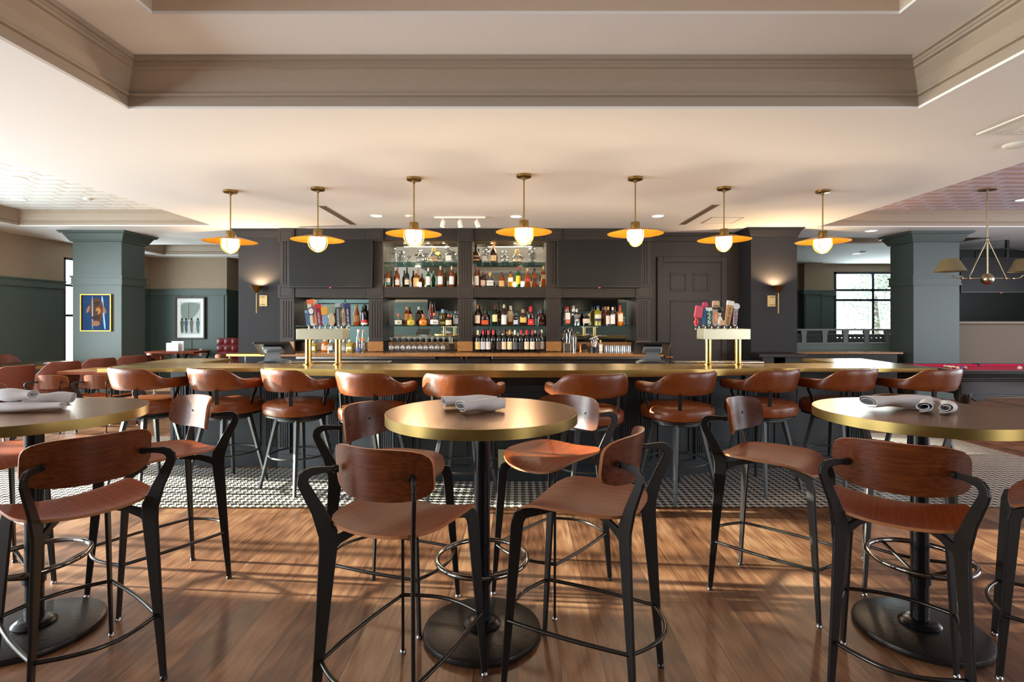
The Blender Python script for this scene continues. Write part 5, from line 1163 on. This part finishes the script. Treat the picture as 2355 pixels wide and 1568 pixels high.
row([(1298,42,'tall','clear','6a1820',None,'clear bottle with dark red cap at the rear, leftmost',dict(Y=10.2,wpx=13)),(1305,44,'square','clear','d02838','f2ece8/e0785e','clear gin bottle with white label and red cap',dict(wpx=13,lz=(.12,.68))),(1318,46,'square','clear','c9c0bc',None,'broad clear bottle with grey cap at the rear',dict(Y=10.2,wpx=15)),(1326,39,'tall','paleclear','c8ccd0','8a7a72','tall pale clear bottle with dark crest label',dict(wpx=15,lz=(.5,.66))),(1348,29,'squat','black','101012','e6ccb4','squat black apothecary bottle with pale diamond label',dict(wpx=17,lz=(.2,.55))),(1375,46,'tall','yellow','3a5078','e6dcc0/283050','tall pale gold bottle with navy cap',dict(wpx=16,lz=(.24,.56))),(1392,44,'whisky','amber','d8a070',None,'amber bottle with cork at the rear',dict(Y=10.2,wpx=10)),(1399,44,'whisky','deep','e09a5a','ecdccc','dark rum bottle with cream label and orange cap',dict(wpx=13,lz=(.1,.52))),(1409,43,'wine','clear','ecdcd0','ecebec','slim clear rum bottle with white label and red dot',dict(wpx=11,lz=(.1,.55),Y=9.98)),(1426,47,'square','orange','c8202c','f2e4c4','amber rum bottle with red cap and white label',dict(wpx=13,lz=(.2,.56))),(1435,20,'slim','clear','f0ece0',None,'tiny clear bottle, rightmost',dict(wpx=5))], S3, 10.05, 'on the far right glass shelf', 'spirits on the far right glass shelf')
bottle(1381, 0, 27, S4, 9.9, 'square', 'grey', 'e8b81c', 'ece8e0', 'white square bottle with yellow stopper on the right bay counter', wpx=9, lz=(.02,.62))
# stemware upside down on a mat, two rows
o = MB().box(-.58,.58,-.15,.15,0,.008).build('bar_mat', BLACK, loc=(px(960,10.0),10.0,S4)); tag(o, 'black rubber mat under the upturned stemware', 'mat')
def glassw(prof, name, n=16): return MB().lathe(prof, n=n).build(name, CLEAR)
gl = tag(glassw([(.032,0),(.045,.03),(.05,.07),(.042,.11),(.018,.135),(.004,.15),(.004,.235),(.034,.243),(.034,.247),(.001,.247)], 'wine_glass'), '', 'glass', 'upturned wine glasses on the bar mat')
k = 0
orde = ['leftmost','second','third','fourth','fifth','sixth','seventh','eighth','ninth','rightmost']
for rw, Y in ((0,9.92),(1,10.06)):
    for i in range(10):
        o = gl if k == 0 else gl.copy()
        if k: COL.objects.link(o)
        k += 1; o.location = (px(900+i*13.2+rw*3, Y), Y, S4+.009); o['label'] = 'upturned wine glass on the bar mat, %s of the %s row' % (orde[i], ('front','rear')[rw])
tg = tag(glassw([(.04,0),(.036,.1),(.034,.112),(.03,.112),(.034,.006),(.001,.005)], 'tumbler', 14), '', 'glass', 'upturned tumblers on the right bay counter')
for i in range(9):
    o = tg if i == 0 else tg.copy()
    if i: COL.objects.link(o)
    o.location = (px(1392+i*6.9, 9.95), 9.95+(i%2)*.04, S4); o['label'] = 'upturned tumbler on the right bay counter, %s of nine' % (['leftmost']+orde[1:8]+['rightmost'])[i]
# bar tools
t = empty('straw_holder', (px(1039,9.98), 9.98, S4), 0, 'black box of straws at the right end of the wine glasses', 'straw holder'); MB().box(-.04,.04,-.04,.04,0,.15).build('box', BLACK, t)
for x in (-.03,-.005,.02): MB().tube([(x,0,.1),(x-.01,0,.26)], .004, 6).build('straw', WHITE, t)
t = empty('shaker_tin', (px(1321,9.9), 9.9, S4), 0, 'tall steel shaker tin holding bar spoons', 'shaker'); MB().lathe([(.001,0),(.036,0),(.048,.27),(.044,.27),(.034,.01),(.001,.01)], n=24).build('tin', STEEL, t)
for x in (-.03,0,.03): MB().tube([(x*.4,0,.02),(x,0,.42)], .005, 6).build('spoon', CHROME, t)
t = empty('tool_caddy', (px(1303,9.93), 9.93, S4), 0, 'steel caddy crowded with strainers, leftmost in the right bay', 'caddy'); MB().box(-.06,.08,-.05,.05,0,.16).build('bin', STEEL, t, bevel=.01)
for i, x in enumerate((-.04,0,.05)): MB().tube([(x,0,.1),(x*1.3,0,.30+.03*i)], .006, 6).tube([(x*1.3+.035*math.cos(a*PI/8),0,.34+.03*i+.035*math.sin(a*PI/8)) for a in range(16)], .004, 6, True).build('strainer', CHROME if i else BLACK, t)
o = MB().lathe([(.001,0),(.026,0),(.01,.06),(.022,.15),(.018,.15),(.006,.065),(.001,.06)], n=20).build('jigger', mat('copper','',0), loc=(px(1335,9.85),9.85,S4)); tag(o, 'copper double jigger beside the shaker tin', 'jigger')
o = MB().box(-.07,.07,-.05,.05,0,.15).build('plastic_tub', thin_glass('frosted_plastic','e0e0e0',.3), loc=(px(1343,10.05),10.05,S4), bevel=.01); tag(o, 'clear plastic garnish tub behind the jigger', 'tub')
t = empty('utensil_bowl', (px(1366,9.92), 9.92, S4), 0, 'round black bowl holding tongs and strainers', 'bowl'); MB().lathe([(.001,0),(.09,0),(.095,.09),(.09,.09),(.085,.01),(.001,.01)], n=28).build('bowl', BLACK, t)
for i, (x, zz) in enumerate(((-.05,.2),(0,.22),(.04,.24),(.06,.2))): MB().tube([(x*.4,0,.05),(x,0,zz)], .006, 6).sphere((x,0,zz+.03), .03, 12, 8, sy=.3).build('utensil', STEEL, t)
# low bar clutter glimpsed behind the bar edge
o = MB().box(-.1,.1,-.06,.06,0,.012).build('paper_slip', LINEN, loc=(px(1573,5.6),5.62,BT-.10)); bpy.data.objects.remove(o)
